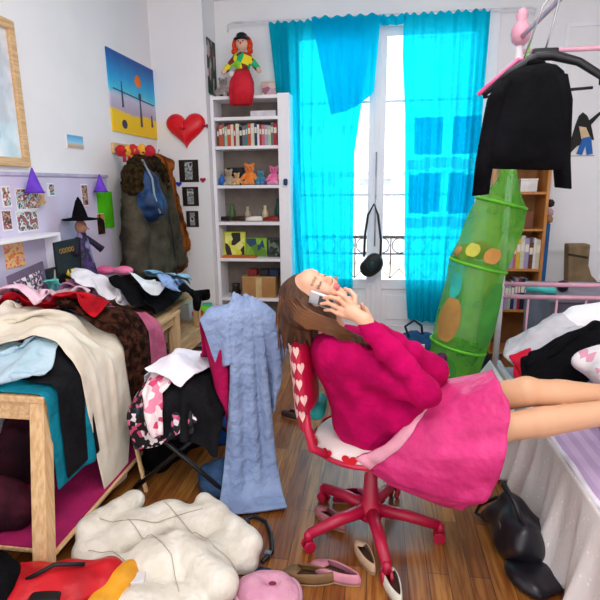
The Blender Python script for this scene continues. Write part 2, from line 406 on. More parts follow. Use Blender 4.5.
# thin wall panel mouldings right of the window
pm = MB()
for (x0, x1, z0, z1) in ((1.62, 2.55, .95, 2.95),):
    pm.box((x0, YB-.012, z0), (x0+.03, YB, z1)).box((x1, YB-.012, z0), (x1+.03, YB, z1)).box((x0+.03, YB-.012, z0), (x1, YB, z0+.03)).box((x0+.03, YB-.012, z1-.03), (x1, YB, z1))
struct(pm.build('trim_3', wtrim))

# French window: fixed frame, two leaves with a lower panel, panes
win = struct(MB().box((WX0-.06, YB-.03, WZ0), (WX0+.05, YB+.1, WZ1+.06)).box((WX1-.05, YB-.03, WZ0), (WX1+.06, YB+.1, WZ1+.06)).box((WX0+.05, YB-.03, WZ1-.04), (WX1-.05, YB+.1, WZ1+.06)).box((WX0+.05, YB-.03, WZ0), (WX1-.05, YB+.1, WZ0+.05)).build('window_1', wtrim, bevel=.004))
glass = bpy.data.materials.new('window_glass'); glass.use_nodes = True
_n = glass.node_tree.nodes; _n.remove(_n['Principled BSDF']); _t = _n.new('ShaderNodeBsdfTransparent'); _g = _n.new('ShaderNodeBsdfGlossy'); _g.inputs['Roughness'].default_value = .02; _x = _n.new('ShaderNodeMixShader'); _x.inputs[0].default_value = .06
glass.node_tree.links.new(_t.outputs[0], _x.inputs[1]); glass.node_tree.links.new(_g.outputs[0], _x.inputs[2]); glass.node_tree.links.new(_x.outputs[0], _n['Material Output'].inputs[0])
def leaf(x0, x1):
    y0, y1 = YB+.0, YB+.05; f = MB(); s = .075
    f.box((x0, y0, WZ0+.05), (x0+s, y1, WZ1-.04)).box((x1-s, y0, WZ0+.05), (x1, y1, WZ1-.04))
    for z0, z1 in ((WZ1-.12, WZ1-.04), (.56, .66), (WZ0+.05, .18)): f.box((x0+s, y0, z0), (x1-s, y1, z1))
    for z in (2.36, 1.5): f.box((x0+s, y0+.01, z-.012), (x1-s, y1-.01, z+.012))
    f.box((x0+s, y0+.015, .18), (x1-s, y1-.015, .56)).box((x0+s+.05, y0+.005, .24), (x1-s-.05, y0+.015, .5))
    o = f.build('window_leaf', wtrim, win, bevel=.004)
    g = MB().box((x0+s, y0+.022, .66), (x1-s, y0+.028, WZ1-.12)).build('pane', glass, o)
leaf(WX0+.055, .005); leaf(.01, WX1-.055)
MB().box((-.02, YB-.03, WZ0+.05), (.035, YB-.001, WZ1-.04)).build('meeting_stile', wtrim, win, bevel=.006)
hd = MB().tube([(.008, YB-.04, 1.0), (.008, YB-.04, 1.9)], .008, 8).tube([(.008, YB-.05, 1.45), (.008, YB-.085, 1.45), (.008, YB-.09, 1.36)], .01, 8); hd.build('window_bolt', metal, win, smooth=True)

# outside: iron balcony rail and the house across the street
iron = mat('dark_iron', '4a4640', .5, '3a3630', metal=.3)
r = thing('balcony_railing', 'dark wrought iron balcony railing with rings, outside the tall window', 'railing', (0, 5.52, .05))
b = MB().tube([(-1.2, 0, 1.0), (1.4, 0, 1.0)], .016, 8).build('top_rail', iron, r)
MB().tube([(-1.2, 0, .1), (1.4, 0, .1)], .012, 8).tube([(-1.2, 0, .82), (1.4, 0, .82)], .009, 8).build('lower_rail', iron, r)
q = MB()
for i in range(14): q.tube([(-1.15+i*.19, 0, .1), (-1.15+i*.19, 0, 1.0)], .008, 6)
q.build('balusters', iron, r)
q = MB()
for i in range(13):
    cx = -1.055+i*.19
    for cz, rr in ((.91, .08), (.45, .09)): q.tube([(cx+rr*math.cos(a), 0, cz+rr*math.sin(a)) for a in np.linspace(0, 2*PI, 17)[:-1]], .006, 6, closed=True)
    q.tube([(cx-.09, 0, .56), (cx, 0, .66), (cx+.09, 0, .56)], .006, 6).tube([(cx-.09, 0, .34), (cx, 0, .24), (cx+.09, 0, .34)], .006, 6)
q.build('ornament', iron, r)
struct(MB().box((-1.3, YB+.12, -.1), (1.5, 5.6, .05)).build('balcony_slab', mat('concrete', 'b8b4ac')))
fac = thing('apartment_house', 'pale cream apartment house with tall shuttered windows, seen through the window', 'building', (0, 13, -6))
q = MB().box((-9, 0, 0), (9, 4, 17)).box((-9, -.15, 7.9), (9, 0, 8.1)).box((-9, -.15, 11.2), (9, 0, 11.4)); q.build('wall', mat('cream_render', 'f4efe4', .8, 'ece6d8', scale=.6), fac)
sh = mat('blue_grey_shutter', 'd4dfe8', .6, 'c4d2de', kind='wave', scale=6, stretch=(0, 0, 3)); dg = mat('pale_pane', 'c0ccd8', .2)
for fl in range(4):
    for k in range(7):
        x = -6.6+k*2.2; z = 1.6+fl*3.3+.8
        w = MB().box((x-.45, -.05, z), (x-.38, .02, z+2.1)).box((x+.38, -.05, z), (x+.45, .02, z+2.1)).box((x-.38, -.05, z+2.03), (x+.38, .02, z+2.1)).box((x-.03, -.04, z), (x+.03, .02, z+2.03)).box((x-.38, -.05, z-.08), (x+.38, .02, z)).build('window', wtrim, fac)
        MB().box((x-.38, -.01, z), (x+.38, -.005, z+2.03)).build('pane', dg, w)
        MB().box((x-.9, -.09, z-.02), (x-.47, -.03, z+2.1)).build('shutter', sh, fac); MB().box((x+.47, -.09, z-.02), (x+.9, -.03, z+2.1)).build('shutter', sh, fac)
struct(MB().box((-20, 5.6, -6.1), (20, 13, -6)).build('street', mat('asphalt', '77757a')))

# ------------------------------------------------------------------ curtains
def sheer(name, col, col2, tr, bands=None):
    m = bpy.data.materials.new(name); m.use_nodes = True; n = m.node_tree.nodes; l = m.node_tree.links; n.remove(n['Principled BSDF'])
    d = n.new('ShaderNodeBsdfDiffuse'); t = n.new('ShaderNodeBsdfTranslucent'); x = n.new('ShaderNodeBsdfTransparent')
    tc = n.new('ShaderNodeTexCoord'); w = n.new('ShaderNodeTexNoise'); w.inputs['Scale'].default_value = 2.2; l.new(tc.outputs['Object'], w.inputs['Vector'])
    r = n.new('ShaderNodeValToRGB'); r.color_ramp.elements[0].position = .38; r.color_ramp.elements[1].position = .62; r.color_ramp.elements[0].color = lin(col); r.color_ramp.elements[1].color = lin(col2)
    l.new(w.outputs['Fac'], r.inputs[0])
    for s in (d, t): l.new(r.outputs[0], s.inputs[0])
    x.inputs[0].default_value = lin(col2)
    a = n.new('ShaderNodeMixShader'); a.inputs[0].default_value = .6; l.new(d.outputs[0], a.inputs[1]); l.new(t.outputs[0], a.inputs[2])
    c = n.new('ShaderNodeMixShader'); c.inputs[0].default_value = tr; l.new(a.outputs[0], c.inputs[1]); l.new(x.outputs[0], c.inputs[2])
    l.new(c.outputs[0], n['Material Output'].inputs[0])
    return m
teal = sheer('turquoise_voile', '06bcd4', '10b8d0', .40); teal2 = sheer('turquoise_voile_double', '04b4d4', '08bcdc', .28); teal3 = sheer('turquoise_band', '38dcec', '30d4e8', .2)
def curtain(fx0, fx1, z0, z1, y, amp, nf, nu=90, nv=50, ph=0, zlo=None, bulge=0):
    V = []
    for j in range(nv):
        v = j/(nv-1)
        for i in range(nu):
            u = i/(nu-1); xa, xb = fx0(v), fx1(v); x = xa+(xb-xa)*u
            zb = z0 if zlo is None else zlo(u); z = z1+(zb-z1)*v
            a = amp*(.55+.45*v); yy = y+a*math.sin(nf*2*PI*u+ph+.6*math.sin(5*v+ph))+a*.45*math.sin(nf*2.7*2*PI*u+1.3*v*3+ph)-bulge*math.sin(PI*min(1, v*1.1))
            if v < .04: z += .012*math.sin(nf*4*PI*u)
            V.append((x, yy, z))
    return np.array(V), grid_faces(nv, nu)
def lerp(tab):
    xs = [t[0] for t in tab]; ys = [t[1] for t in tab]; return lambda v: float(np.interp(v, xs, ys))
ZT = 3.06
V, Fc = curtain(lerp([(0, -1.0), (.3, -.93), (.7, -.86), (1, -.8)]), lerp([(0, -.03), (.25, -.13), (.45, -.20), (1, -.2)]), .5, ZT, 5.04, .028, 7, zlo=lambda u: .58-.12*u)
o = link('curtain', V, Fc, teal, world=True, smooth=True); tag(o, 'left turquoise sheer curtain, hanging in front of the bookcase side of the window', 'curtain')
cl = o
V, Fc = curtain(lerp([(0, -.60), (1, -.42)]), lerp([(0, .02), (.6, -.01), (.96, -.03), (1, -.06)]), 2.25, ZT+.005, 4.985, .016, 3, nu=50, nv=26, ph=1, zlo=lambda u: 2.24+.15*u*u)
link('folded_flap', V, Fc, teal2, cl, world=True, smooth=True)
V, Fc = curtain(lerp([(0, .22), (.12, .22), (.3, .26), (.8, .30), (1, .35)]), lerp([(0, .955), (.5, .935), (.8, .89), (1, .85)]), .24, ZT, 5.02, .03, 5, ph=2, zlo=lambda u: .26+.1*(u-.5)**2)
cr = link('curtain', V, Fc, teal, world=True, smooth=True); tag(cr, 'right turquoise sheer curtain with darker square patches, beside the black top', 'curtain')
# sewn patches and bands of the right curtain: strips that follow its folds
def patch(u0, u1, z0, z1, m, name):
    V, Fc = curtain(lerp([(0, .22), (.12, .22), (.3, .26), (.8, .30), (1, .35)]), lerp([(0, .955), (.5, .935), (.8, .89), (1, .85)]), .24, ZT, 5.012, .03, 5, nu=90, nv=120, ph=2, zlo=lambda u: .26+.1*(u-.5)**2)
    uu = np.tile(np.arange(90)/89., 120); ok = (uu >= u0) & (uu <= u1) & (V[:, 2] >= z0) & (V[:, 2] <= z1)
    q = Fc[ok[Fc].all(1)]; us = np.unique(q); mp = -np.ones(len(V), int); mp[us] = np.arange(len(us)); link(name, V[us], mp[q], m, cr, world=True, smooth=True)
for (u0, u1, z0, z1) in ((.12, .5, 1.86, 2.2), (.62, 1, 1.86, 2.2), (.05, .5, 1.32, 1.7), (.6, 1, 1.32, 1.7)): patch(u0, u1, z0, z1, teal2, 'patch')
for (z0, z1) in ((1.72, 1.84), (1.18, 1.3)): patch(0, 1, z0, z1, teal3, 'band')
V, Fc = curtain(lerp([(0, -.06), (1, .02)]), lerp([(0, .26), (1, .23)]), 2.98, ZT, 5.03, .015, 2, nu=30, nv=6, ph=0)
link('gathered_top', V, Fc, teal2, cr, world=True, smooth=True)
rod = MB().tube([AY(228, 32, 5.05), AY(228, 25, 5.05)]+[AY(u, 23-(u-230)*.052, 5.05) for u in (232, 300, 400, 500, 530)]+[AY(536, 9, 5.05), AY(534, 15, 5.05), AY(530, 13, 5.05)], .009, 8)
tag(rod.build('curtain_rod', mat('white_metal', 'dcdce0', .4), smooth=True), 'thin pale curtain rod with curled ends above the tall window', 'curtain rod')

# ------------------------------------------------------------------ bookcase in the niche
bx0, bx1, by0, by1 = -1.54, -.79, 4.86, 5.14
bc = thing('bookcase', 'tall white built-in bookcase with beige back, between the wall and the curtain', 'bookcase', ((bx0+bx1)/2, 5.0, 0))
SZ = [0.5, .90, 1.255, 1.605, 1.965, 2.225, 2.41]          # shelf tops
q = MB().box((bx0, by0, 0), (bx0+.035, by1, 2.42)).box((bx1-.11, by0, 0), (bx1, by1, 2.42)).box((bx0+.035, by0, 0), (bx1-.11, by1, .08)); link('carcass', q.V, q.F, wtrim, bc, world=True, bevel=.004)
q = MB().box((bx0+.035, by1-.02, .08), (bx1-.11, by1-.005, 2.4)); link('back_panel', q.V, q.F, mat('taupe_back', '84786f', .8, '786c64'), bc, world=True)
for z in SZ: q = MB().box((bx0+.035, by0+.005, z-.03), (bx1-.11, by1-.02, z)); link('shelf', q.V, q.F, wtrim, bc, world=True, bevel=.003)
ix0, ix1 = bx0+.045, bx1-.12
cols = [('grey', '6d6a70'), ('black', '1c1a1e'), ('dark blue', '27365c'), ('white', 'e8e6e6'), ('pink', 'cc6b70'), ('teal', '2d7f86'), ('cream', 'd9d2bc'), ('orange red', 'c8502c'), ('brown', '6b4030'), ('pale green', 'a9c2a0'), ('lilac', 'a89cc0'), ('red', 'a52830'), ('yellow', 'd8b83a'), ('navy', '1d2440')]
def books(x0, x1, z, y, hh, shelf, grp, seed, tmin=.017, tmax=.034, xs=1):
    g = random.Random(seed); x = x0; L = []
    while x < x1-.02:
        t = g.uniform(tmin, tmax); c = g.choice([k for k in cols if not L or k[0] != L[-1][3][0]]); L.append((x, t, g.uniform(hh*.78, hh), c)); x += t+.001
    seen = set()
    for i, (x, t, h, c) in enumerate(L):
        d = .15; a = L[i-1][3][0] if i else None; b = L[i+1][3][0] if i+1 < len(L) else None
        if a and b: lab = f'{c[0]} book between the {a} and {b} books, {shelf}'
        else: lab = f'{c[0]} book at one end beside the {a or b} book, {shelf}'
        if lab in seen: lab = ('taller ' if h > hh*.88 else 'shorter ')+lab
        if lab in seen: lab = ('slim ' if t < (tmin+tmax)/2 else 'thick ')+lab
        if lab in seen: lab = f'{c[0]} book, number {i+1} from the left end, {shelf}'
        seen.add(lab)
        r = thing('book', lab, 'book', (x+t/2, y, z), 0, grp)
        q = MB().box((-t/2, 0, 0), (-t/2+.002, d, h)).box((t/2-.002, 0, 0), (t/2, d, h)).box((-t/2+.002, 0, 0), (t/2-.002, .003, h)); q.build('cover', mat('book_'+c[0].replace(' ', '_'), c[1], .5), r)
        MB().box((-t/2+.002, .004, .003), (t/2-.002, d-.004, h-.004)).build('pages', mat('paper', 'e8e2d4', .8), r)
        MB().box((-t/2+.003, -.0015, h*.55), (t/2-.003, 0, h*.8)).build('spine_label', mat('paper', 'e8e2d4', .8), r)
books(ix0, ix1, SZ[4], 4.9, .215, 'white bookcase', 'books on the upper shelf of the white bookcase', 3)
# things on the shelves
def at_shelf(u, k): p = AY(u, 180, 4.93); return (p[0], 4.95, SZ[k])
# under the top shelf: books lying flat, dark lump, stuffed animal hanging over
o = MB().box((-.09, -.08, 0), (.09, .08, .018)).build('cover', mat('book_navy', '1d2440', .5), r0 := thing('book', 'dark book lying flat at the foot of the upper book row', 'book', (-1.38, 4.9, SZ[4]-.0)))
r0.location = (-1.36, 4.97, 2.411); r0['label'] = 'dark flat book lying on top of the white bookcase behind the doll'
MB().box((-.085, -.075, .002), (.088, .078, .016)).build('pages', mat('paper', 'e8e2d4', .8), r0)
o = MB().box((-.12, -.1, 0), (.12, .1, .05)).build('storage_box', mat('pale_box', 'dedadf', .6), bevel=.004, loc=(-1.04, 4.98, 2.226)); tag(o, 'flat white box in the narrow gap under the bookcase top', 'box')
# plush and toy shelf
def plush(name, lab, cat, loc, s, col, col2=None, ears=True, lie=False, group=None, seed=0):
    t = thing(name, lab, cat, loc); f = Field((-1.6*s, -1.4*s, -.1*s), (1.6*s, 1.4*s, 2.9*s), s*.09)
    f.ell((0, 0, .75*s), (.62*s, .55*s, .75*s), .1*s).ell((0, -.1*s, 1.75*s), (.52*s, .5*s, .48*s), .15*s)
    for q in (-1, 1):
        f.cap((q*.5*s, -.1*s, 1.1*s), (q*.85*s, -.45*s, .6*s), .2*s, .2*s, .1*s); f.cap((q*.35*s, -.3*s, .25*s), (q*.5*s, -1.0*s, .2*s), .24*s, .26*s, .1*s)
        if ears: f.ell((q*.42*s, -.05*s, 2.2*s), (.2*s, .12*s, .22*s), .08*s)
    f.ell((0, -.55*s, 1.68*s), (.2*s, .18*s, .15*s), .06*s); f.floor(0)
    V, Fc = f.mesh(); b = link('body', V, Fc, mat('plush_'+col, col, .95, col2, bump=.5, bscale=120, sheen=.4), t, smooth=True)
    for q in (-1, 1): MB().lathe([(.002*s, -.06*s), (.06*s, -.03*s), (.06*s, .03*s), (.002*s, .06*s)], (q*.2*s, -.56*s, 1.9*s), 8).build('eye', black, t, smooth=True)
    MB().lathe([(.002*s, -.05*s), (.07*s, 0), (.002*s, .05*s)], (0, -.73*s, 1.74*s), 8).build('nose', black, t, smooth=True)
    return t
plush('soft_toy', 'small brown and grey furry soft toy on the toy shelf beside the black box', 'soft toy', (-1.41, 4.96, SZ[3]), .066, 'a08a70', 'c8b8a0')
plush('soft_toy', 'tan soft toy slumped in front on the toy shelf, left of the orange one', 'soft toy', (-1.315, 4.90, SZ[3]), .05, 'c69560', 'e0b880')
plush('soft_toy', 'bright orange soft toy sitting in the middle of the toy shelf', 'soft toy', (-1.205, 4.97, SZ[3]), .088, 'e87818', 'f09838')
plush('soft_toy', 'small teal soft toy between the orange and pink toys', 'soft toy', (-1.085, 4.93, SZ[3]), .058, '1f8090', '4070b0')
plush('soft_toy', 'hot pink soft toy on the toy shelf at the right end', 'soft toy', (-.965, 4.97, SZ[3]), .076, 'ec5fa0', 'f8a0c8')
o = MB().box((-.08, -.04, 0), (.08, .04, .17)).build('toy_box', black, bevel=.004, loc=(-1.37, 5.07, SZ[3])); tag(o, 'black box standing behind the soft toys on the toy shelf', 'box')
o = MB().lathe([(.02, 0), (.032, .01), (.03, .06), (.012, .085), (.012, .1)], n=16).build('blue_bottle', mat('blue_gloss', '2468b8', .3), smooth=True, loc=(-1.465, 4.9, SZ[3])); tag(o, 'small blue bottle at the left end of the toy shelf', 'bottle')
# shoes and ornaments shelf
def shoe(name, lab, loc, rz, col, L=.2, high=0, group=None, inner='2a2020', open_=True, parts=True, flip=0):
    t = thing(name, lab, 'shoe', loc, rz, group); n = 26; m = mat('leather_'+col, col, .45, scale=9)
    out = []                                                    # sole outline, heel at -y
    for i in range(n):
        a = 2*PI*i/n; y = math.sin(a)*L/2; w = L*.155*(1+.22*math.sin(a)+.12*math.sin(2*a+.6)); out.append((w*math.cos(a)+(.012*(y/L) if not flip else 0), y))
    MB().prism(out, 2, 0, .009).build('sole', mat('leather_sole', 'b09070', .7), t, bevel=.003)
    V = []; rings = [(1.0, .009), (1.03, .022), (.93, .04), (.80, .052)]
    for k, (s_, z) in enumerate(rings):
        for (x, y) in out:
            h = z*(1.0 if y < 0 else 1-.25*y/(L/2)); V.append((x*s_, y*(1-(1-s_)*.5), h+(high if y < -.02 and k == 3 else 0)))
    Fc = [(k*n+i, k*n+(i+1) % n, (k+1)*n+(i+1) % n, (k+1)*n+i) for k in range(len(rings)-1) for i in range(n)]
    b0 = len(V)                                                 # vamp over the toes
    top = [i for i in range(n) if out[i][1] > L*.12]
    cx = (0, L*.12, .05); V.append(cx)
    for a, b_ in zip(top[:-1], top[1:]): Fc.append(((len(rings)-1)*n+a, (len(rings)-1)*n+b_, b0))
    o = link('upper', V, Fc, m, t, smooth=True, solid=.004)
    ins = [(x*.82, y*.86) for x, y in out]; MB().prism(ins, 2, .0095, .013).build('insole', mat('insole_'+inner, inner, .8), t)
    return t
shoe('shoe', 'black shoe at the left of the shoe shelf in the bookcase', (-1.47, 4.95, SZ[2]), 1.0, '1c181a', .17)
shoe('shoe', 'dark brown shoe beside the white one on the shoe shelf', (-1.33, 4.96, SZ[2]), 1.3, '3a2420', .17)
shoe('shoe', 'white shoe in the middle of the shoe shelf', (-1.17, 4.94, SZ[2]), 1.7, 'eee8e0', .17)
shoe('shoe', 'dark red shoe at the right of the shoe shelf in the bookcase', (-1.0, 4.95, SZ[2]), 1.4, '8c1c28', .17)
for (x, h, c, lab) in ((-1.42, .17, '4c6b40', 'green vase standing behind the black shoe'), (-1.26, .14, 'b8a890', 'beige pot standing behind the white shoe'), (-1.08, .15, 'd8c8a0', 'cream figurine vase behind the dark red shoe'), (-.95, .22, '1f5040', 'dark green bottle at the right end of the shoe shelf')):
    tag(MB().lathe([(.02, 0), (.036, h*.2), (.034, h*.55), (.014, h*.8), (.018, h)], n=16).build('vase', mat('glaze_'+c, c, .3), smooth=True, loc=(x, 5.06, SZ[2])), lab, 'vase')
# picture cards shelf
def card(name, lab, cat, loc, w, h, m, tilt=-.12, rz=0, frame=None, fm=None, t=.006):
    r = thing(name, lab, cat, loc, rz); 
    MB().box((-w/2, 0, 0), (w/2, t, h)).build('backing', fm or mat('paper', 'e8e2d4', .8), r, rot=(tilt, 0, 0))
    b = frame or .01; MB().box((-w/2+b, -.002, b), (w/2-b, 0, h-b)).build('picture', m, r, rot=(tilt, 0, 0))
    return r
yel = mat('yellow_card', 'd8d83a', .6)
card('greeting_card', 'yellow card with two dark oval shapes, left on the picture shelf', 'card', (-1.39, 4.99, SZ[1]), .22, .25, multi('yellow_print', ['e2e25a', '30302a', 'e2e25a', 'd8d83a', 'e8e88a'], 14), fm=yel)
card('greeting_card', 'green card with a blue oval picture, middle of the picture shelf', 'card', (-1.17, 5.0, SZ[1]), .22, .19, multi('green_print', ['7aa830', '2c4a6a', '8ab838', '5c8828'], 16), fm=mat('green_card', '7aa838', .6))
card('greeting_card', 'dark green and black patterned card at the right of the picture shelf', 'card', (-.985, 5.0, SZ[1]), .14, .19, multi('dark_print', ['24302a', '6c7c68', '1c1c1c', '38483c'], 30), fm=mat('dark_card', '2c2c28', .6))
o = MB().box((-.17, -.06, 0), (.17, .05, .02)).build('folder', mat('orange_card', 'e07830', .6), loc=(-1.32, 4.93, SZ[1])); tag(o, 'flat orange folder lying in front of the yellow card', 'folder')
# lowest visible shelf: cardboard boxes
kraft = mat('cardboard', 'b88a58', .8, 'a87848', scale=4)
for (x, w, h, lab) in ((-1.13, .34, .20, 'large cardboard box on the lowest visible shelf of the white bookcase'),):
    t = thing('cardboard_box', lab, 'box', (x, 5.0, SZ[0])); MB().box((-w/2, -.1, 0), (w/2, .1, h)).build('body', kraft, t, bevel=.003); MB().box((-w/2-.004, -.104, h), (w/2+.004, .104, h+.012)).build('lid', mat('cardboard_lid', 'c89c68', .8), t, bevel=.003); MB().box((-.03, -.106, 0), (.03, -.1, h)).build('tape', mat('tape', 'd8b888', .4), t)
for (x, c, lab) in ((-1.2, '8c2c28', 'small red brown case on the cardboard box'), (-1.08, '28282c', 'small dark case on the cardboard box'), (-.98, '1c3050', 'small navy case on the cardboard box')):
    tag(MB().box((-.045, -.06, 0), (.045, .05, .07)).build('case', mat('case_'+c, c, .5), loc=(x, 4.98, SZ[0]+.212), bevel=.006), lab, 'case')
tag(MB().lathe([(.03, 0), (.05, .03), (.035, .1), (.045, .13)], n=16).build('jar', mat('dark_glaze', '2a221e', .35), smooth=True, loc=(-1.38, 4.95, SZ[0])), 'dark brown jar left of the cardboard box in the bookcase', 'jar')
# wall clip light on the right stile
tag(MB().lathe([(.012, 0), (.02, .01), (.02, .05), (.012, .06)], n=12).build('clip', mat('blue_clip', '20406c', .4), loc=(-.83, 4.83, 1.6)), 'dark blue clip fixed to the right edge of the white bookcase', 'clip')
# book on the niche's side wall above the bookcase
o = MB().box((BX, 4.86, 2.44), (BX+.01, 5.1, 2.92)); q = link('poster', o.V, o.F, multi('green_book_print', ['1c4438', '204c3c', 'b8a8a8', '1c4438', '88404c', '1a2c28'], 11, stretch=(1, 2.5, .7)), world=True); tag(q, 'dark green poster on the side wall above the white bookcase', 'poster')

# ------------------------------------------------------------------ clown doll on the bookcase top
d = thing('clown_doll', 'rag doll with orange hair, black hat and red dress sitting on the bookcase', 'doll', (-1.22, 4.89, 2.411)); d.scale = (.88, .88, .88)
skin_d = mat('doll_skin', 'f0c0a8', .8); redf = mat('red_felt', 'c01828', .9, 'd02838', bump=.3); org = mat('orange_wool', 'e8501c', .9, 'c03010', scale=40, bump=.8)
f = Field((-.2, -.2, -.05), (.2, .2, .62), .008); f.ell((0, 0, .5), (.062, .06, .068), .01); f.cap((0, 0, .4), (0, 0, .45), .02, .02); V, Fc = f.mesh(); link('head', V, Fc, skin_d, d, smooth=True)
f = Field((-.25, -.15, .3), (.25, .2, .7), .008)
for k in range(26):
    a = PI*(-.15+1.3*k/25); f.ell((.082*math.cos(a), .015, .49+.08*math.sin(a)), (.026, .03, .026), .01)
f.ell((-.085, 0, .43), .03).ell((.085, 0, .43), .03); V, Fc = f.mesh(); link('hair', V, Fc, org, d, smooth=True)
MB().lathe([(.085, .535), (.088, .548), (.06, .556), (.055, .59), (.03, .606), (.003, .61)], (0, 0, 0), 20).build('hat', black, d, smooth=True)
MB().lathe([(.003, -.012), (.014, 0), (.003, .012)], (0, -.064, .495), 10).build('nose', mat('red_gloss', 'd81828', .3), d, smooth=True)
for q in (-1, 1): MB().lathe([(.002, -.008), (.008, 0), (.002, .008)], (q*.024, -.06, .515), 8).build('eye', black, d, smooth=True)
f = Field((-.3, -.25, .1), (.3, .2, .46), .008); f.ell((0, 0, .32), (.085, .07, .11), .02)
for q in (-1, 1): f.cap((q*.06, 0, .38), (q*.17, -.04, .25), .036, .03, .02)
V, Fc = f.mesh(); link('shirt', V, Fc, multi('doll_shirt', ['e8d820', '18b070', 'b83020', '8fd038', '702818'], 12), d, smooth=True)
V = []; n = 48
for k, (r_, z) in enumerate(((.07, .25), (.095, .2), (.125, .12), (.13, .02), (.11, -.11))):
    for i in range(n): a = 2*PI*i/n; rr = r_*(1+.09*k/4*math.sin(9*a)); V.append((rr*math.cos(a), -.02-.03*k*.9+rr*.75*math.sin(a), z))
link('skirt', V, grid_faces(5, n).tolist()+[(k*n+n-1, (k+1)*n+n-1, (k+1)*n, k*n) for k in range(4)], redf, d, smooth=True, solid=.004)
for q in (-1, 1):
    f = Field((-.3, -.3, -.2), (.3, .1, .35), .008); f.cap((q*.17, -.045, .25), (q*.19, -.07, .22), .022, .024); V, Fc = f.mesh(); link('hand', V, Fc, skin_d, d, smooth=True)
    MB().tube([(q*.04, -.12, .06), (q*.05, -.16, -.02), (q*.055, -.165, -.1)], .024, 12).build('leg', mat('doll_sock', 'b82030', .9), d, smooth=True)
MB().lathe([(.003, -.03), (.03, -.02), (.03, .02), (.003, .03)], (-.1, -.08, .2), 12).build('pompom', mat('white_wool', 'f0ece4', .9), d, smooth=True)
plush('soft_toy', 'grey soft toy lying on the bookcase left of the doll', 'soft toy', (-1.43, 4.96, 2.411), .075, '8c7c78', 'c0b4b0')
o = card('picture_frame', 'small pale framed picture on the bookcase right of the doll', 'picture', (-.98, 5.07, 2.412), .22, .15, multi('pinkish_print', ['d8b0b8', 'a86a80', 'e0c8c0', 'c89860'], 14), fm=wood_l)

# ------------------------------------------------------------------ left wall
def wall_card(name, lab, cat, y0, y1, z0, z1, m, t=.006, border=0, bm=None, x=XL, tilt=0, group=None):
    q = MB().box((0, 0, 0), (t, y1-y0, z1-z0))
    if border:
        r = thing(name, lab, cat, (x+.0005, y0, z0), tilt, group); q.build('border', bm or mat('white_paper', 'f0eef0', .7), r); MB().box((t, border, border), (t+.0015, y1-y0-border, z1-z0-border)).build('image', m, r); return r
    return tag(q.build(name, m, loc=(x+.0005, y0, z0)), lab, cat, group)
fr = thing('picture_frame', 'large light wooden picture frame high on the left wall', 'picture frame', (XL, 2.15, 1.72))
q = MB().box((0, 0, 0), (.03, .72, .05)).box((0, 0, .74), (.03, .72, .79)).box((0, 0, .05), (.03, .05, .74)).box((0, .67, .05), (.03, .72, .74)); q.build('frame', wood_l, fr, bevel=.004)
MB().box((0, .05, .05), (.008, .67, .74)).build('mount', mat('white_paper', 'f0eef0', .7), fr)
MB().box((.008, .2, .15), (.010, .52, .64)).build('print', multi('frame_print', ['e8e4ea', '9aa4b8', 'f0eef0', 'c8ccd8'], 6), fr)
MB().box((.018, .05, .05), (.020, .67, .74)).build('pane', glass, fr)
pz0, pz1, py0, py1 = 2.03, 2.64, 3.94, 4.80
ps = thing('poster', 'beach poster with blue sky, orange balloon and yellow sand on the left wall', 'poster', (XL+.0005, py0, pz0))
MB().box((0, 0, 0), (.012, py1-py0, pz1-pz0)).build('canvas', ramp_mat('beach_print', [(0, 'e0c080'), (.06, 'f8c808'), (.3, 'f8cc10'), (.34, 'b8a8c0'), (.5, 'c8c4d8'), (.58, '40c8e8'), (.75, '0898d8'), (1, '0450a0')], 2, 0, .61, noise=.06), ps)
q = MB(); H, W = .61, .86
def disc(q, cy, cz, ry, rz_, n=16): q.prism([(cy+ry*math.cos(2*PI*k/n), cz+rz_*math.sin(2*PI*k/n)) for k in range(n)], 0, .012, .0145)
disc(q, .50, .45, .06, .05); q.build('balloon_print', mat('poster_orange', 'f07c28', .6), ps)
q = MB(); disc(q, .52, .03*2, .05, .035) if False else disc(q, .2, .07, .045, .035); q.prism([(.5, .08), (.54, .08), (.53, .3), (.51, .3)], 0, .012, .0145); q.prism([(.18, .2), (.21, .2), (.2, .4), (.19, .4)], 0, .012, .0145); q.prism([(.72, .1), (.76, .1), (.75, .2), (.73, .2)], 0, .012, .0145); disc(q, .52, .33, .025, .03); q.prism([(.05, .33), (.8, .30), (.8, .29), (.05, .32)], 0, .012, .0145); q.build('figures_print', mat('poster_dark', '4a4460', .6), ps)
wall_card('postcard', 'small blue postcard with a sandy shape, alone on the white left wall', 'postcard', 3.30, 3.50, 1.86, 1.95, ramp_mat('postcard_print', [(0, 'b89068'), (.3, 'd0b8a0'), (.4, '9ad0ec'), (1, '38a0dc')], 2, 0, .09), border=.004)
# pinboard of lilac panels with a ledge
lil = mat('lilac_paint', 'd4cce4', .7, 'ccc4de', scale=2)
pb = thing('wall_panel', 'pale lilac pin panel with a white ledge along the left wall above the desk', 'wall panel', (XL, 2.2, .74))
MB().box((0, 0, 0), (.02, 1.55, .93)).build('panel', lil, pb, bevel=.002)
MB().box((0, 0, .93), (.03, 1.56, .95)).build('top_edge', mat('lilac_edge', 'c4bcd8', .6), pb)
MB().box((.02, 0, .57), (.12, .74, .59)).build('ledge', wtrim, pb, bevel=.002)
MB().box((.02, .72, 0), (.12, .74, .57)).build('upright', wtrim, pb, bevel=.002)
XP = XL+.021
photo_cols = [['14202c', '38a0b8', 'e8d8d0', '1a1418', 'c88870', 'f0f0f0'], ['20282c', 'd8b0a0', '181418', '70a8b8', 'e8e0e0'], ['f0e8e8', 'b86870', '282024', 'd8a890', '5c6c78'], ['c89078', '1c1c20', 'f0ece8', '384c60', 'a85850']]
